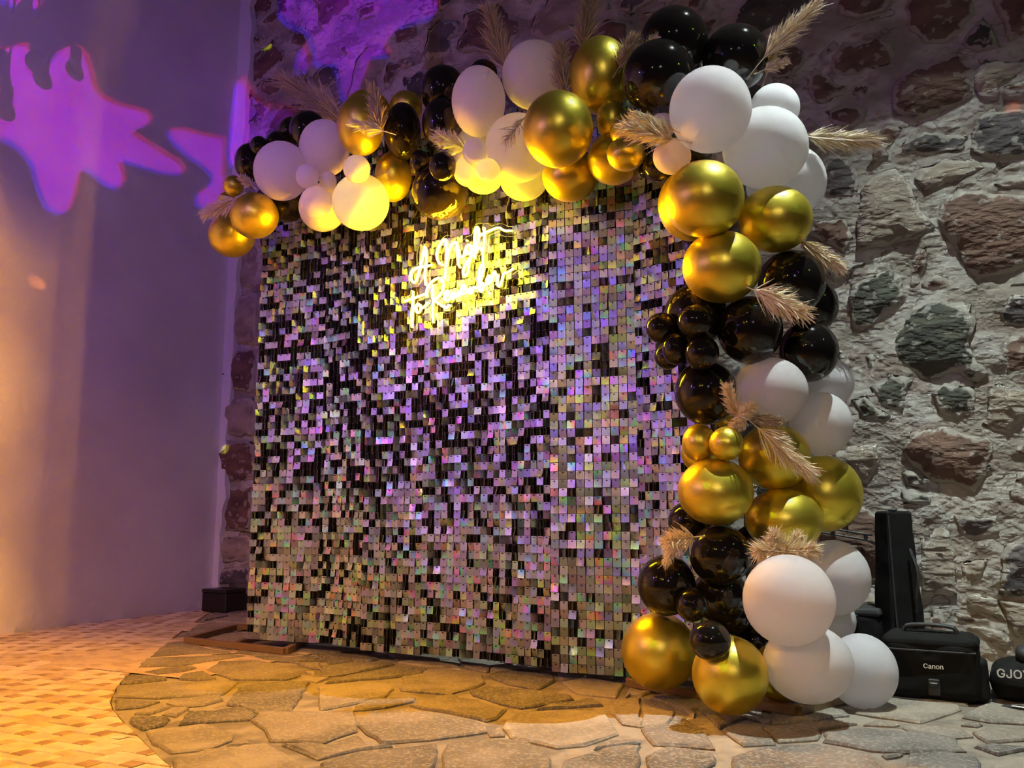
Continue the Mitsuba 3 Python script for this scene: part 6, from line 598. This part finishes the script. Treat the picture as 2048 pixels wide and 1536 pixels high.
gb = thing('lettered_bag', 'slumped black bag with big white letters at the right edge beside the camera bag', 'bag')
m = hull_bag(0.50, 0.24, 0.125, 0.05, 0.82, 21); m.vertices[:, 2] *= 1 + 0.12 * np.sin(m.vertices[:, 0] * 17); m.apply_translation([0.085, 3.30, 0.004])
part(gb, 'body', mikit.ply(m, 'black_fabric', 40))
part(gb, 'lettering', mikit.ply(lettering('GJOY', 0.024, (-0.095, 3.166, 0.078), 0.0), 'print_white'), 'big white letters')
m = hull_bag(0.30, 0.10, 0.05, 0.022, 0.8, 25); m.apply_translation([0.06, 3.27, 0.115]); part(gb, 'flap', mikit.ply(m, 'black_binding', 40))
part(gb, 'strap', mikit.ply(cat([bar((-0.125, 3.115, 0.006), (0.03, 3.03, 0.006), 0.03, 0.004), bar((0.03, 3.03, 0.006), (0.2, 3.06, 0.006), 0.03, 0.004)]), 'black_binding'))
part(gb, 'tag', mikit.ply(bar((-0.105, 3.085, 0.012), (-0.02, 3.06, 0.012), 0.012, 0.002), 'print_white'), 'white label')

cbx = thing('corner_box', 'small dark box on the floor in the corner of the plaster and stone walls', 'box')
part(cbx, 'body', mikit.ply(rbox(0.20, 0.16, 0.11, 0.006, (-4.235, 3.90, 0.058)), 'black_plastic'))
part(cbx, 'lid', mikit.ply(rbox(0.206, 0.166, 0.022, 0.005, (-4.235, 3.90, 0.122)), 'black_metal'))

# ------------------------------------------------------------------ lamps of the hall (outside the picture; they light it and shine in the balloons)
def frame_to(at, to):
    z = np.array(to, float) - at; z /= np.linalg.norm(z); x = np.cross([0, 0, 1.0], z); x /= np.linalg.norm(x); y = np.cross(z, x)
    M = np.eye(4); M[:3, 0], M[:3, 1], M[:3, 2], M[:3, 3] = x, y, z, at; return M
def par_lamp(at, to, colour, r, label):
    k = thing('stage_lamp', label, 'stage lamp'); M = frame_to(np.array(at, float), to)
    can = cat([trimesh.creation.annulus(r, r + 0.012, 0.18, sections=20, transform=trimesh.transformations.translation_matrix((0, 0, -0.05))), trimesh.creation.cylinder(r + 0.012, 0.02, sections=20, transform=trimesh.transformations.translation_matrix((0, 0, -0.14)))])
    can.apply_transform(M); part(k, 'housing', mikit.ply(can, 'lamp_housing'))
    lens = trimesh.creation.cylinder(r, 0.01, sections=24); lens.apply_transform(M)
    part(k, 'lens', {**mikit.ply(lens, 'lamp_housing'), 'emitter': {'type': 'area', 'radiance': rgb(*colour), 'sampling_weight': 0.3}})
    top = np.array(at, float) + [0, 0, r + 0.01]
    part(k, 'hanger', mikit.ply(trimesh.creation.cylinder(0.012, segment=[top.tolist(), (top + [0, 0, 4.55 - top[2]]).tolist()], sections=8), 'lamp_housing'))
AIM = (-1.5, 2.8, 1.1)
par_lamp((-3.3, -0.35, 2.2), AIM, (40, 9, 66), 0.10, 'violet stage lamp hanging by the plaster wall')
par_lamp((2.6, -1.6, 3.6), AIM, (50, 14, 85), 0.11, 'violet stage lamp hanging behind the camera')
par_lamp((-0.6, -1.9, 2.5), AIM, (36, 30, 18), 0.09, 'warm white hall lamp')
par_lamp((2.8, 2.2, 3.2), AIM, (25, 70, 3), 0.07, 'green party lamp on the right')

# the projector that throws the violet splashes: two sources behind a plate with cut openings
gp = thing('gobo_projector', 'black pattern projector hanging behind the camera', 'projector')
G0 = np.array(GOBO_AT); ax = np.array(GOBO_AXIS); ex = np.cross(ax, [0, 0, 1.0]); ex /= np.linalg.norm(ex); ey = np.cross(ex, ax)
MG = np.eye(4); MG[:3, 0], MG[:3, 1], MG[:3, 2], MG[:3, 3] = ex, ey, -ax, G0
plate = box(-0.16, -0.12, 0.16, 0.12)
for h in GOBO: plate = plate.difference(Polygon(h).buffer(0))
ps = [plate] if plate.geom_type == 'Polygon' else list(plate.geoms)
m = cat([prism(g, -0.4508, -0.4500) for g in ps]); m.apply_transform(MG); part(gp, 'pattern_plate', mikit.ply(m, 'lamp_housing'))
m = cat([trimesh.creation.box((0.006, 0.25, 0.50), trimesh.transformations.translation_matrix((s * 0.163, 0, -0.205))) for s in (-1, 1)] + [trimesh.creation.box((0.332, 0.006, 0.50), trimesh.transformations.translation_matrix((0, s * 0.123, -0.205))) for s in (-1, 1)] + [trimesh.creation.box((0.332, 0.252, 0.006), trimesh.transformations.translation_matrix((0, 0, 0.048)))])
m.apply_transform(MG); part(gp, 'housing', mikit.ply(m, 'lamp_housing'))
top = G0 + [0, 0, 0.14]
part(gp, 'hanger', mikit.ply(trimesh.creation.cylinder(0.012, segment=[top.tolist(), (top + [0, 0, 4.55 - top[2]]).tolist()], sections=8), 'lamp_housing'))
SRC = 0.0005
for nm, col, ox, oy in (('red_source', (0.36, 0.0, 0.04), -0.0007, -0.0010), ('blue_source', (0.06, 0.0, 1.6), 0.0007, 0.0010)):
    power = math.pi * 56 / (math.pi * SRC ** 2) * 1.0
    dk = trimesh.creation.cylinder(SRC, 0.0004, sections=12); dk.apply_translation([ox, oy, 0]); dk.apply_transform(MG)
    part(gp, nm, {**mikit.ply(dk, 'lamp_housing'), 'emitter': {'type': 'area', 'radiance': rgb(*(c * power for c in col)), 'sampling_weight': 3.0}})

# pendant bulbs whose shadows fall into the violet splash
for k, p in enumerate(BULBS):
    p = np.array(p); b = thing('pendant_bulb', PENDANT_LABELS[k], 'pendant bulb', 'pendant bulbs under the ceiling')
    prof = np.array([(0.0, -0.052), (0.020, -0.046), (0.031, -0.028), (0.031, -0.010), (0.022, 0.012), (0.014, 0.024), (0.0, 0.026)])
    m = trimesh.creation.revolve(prof, sections=18); m.apply_translation(p); part(b, 'bulb', mikit.ply(m, 'lamp_housing', True))
    m = trimesh.creation.cylinder(0.019, 0.055, sections=16, transform=trimesh.transformations.translation_matrix(p + [0, 0, 0.050])); part(b, 'socket', mikit.ply(m, 'lamp_housing'))
    part(b, 'cord', mikit.ply(trimesh.creation.cylinder(0.0035, segment=[(p + [0, 0, 0.075]).tolist(), (p[0], p[1], 4.55)], sections=6), 'lamp_housing'))
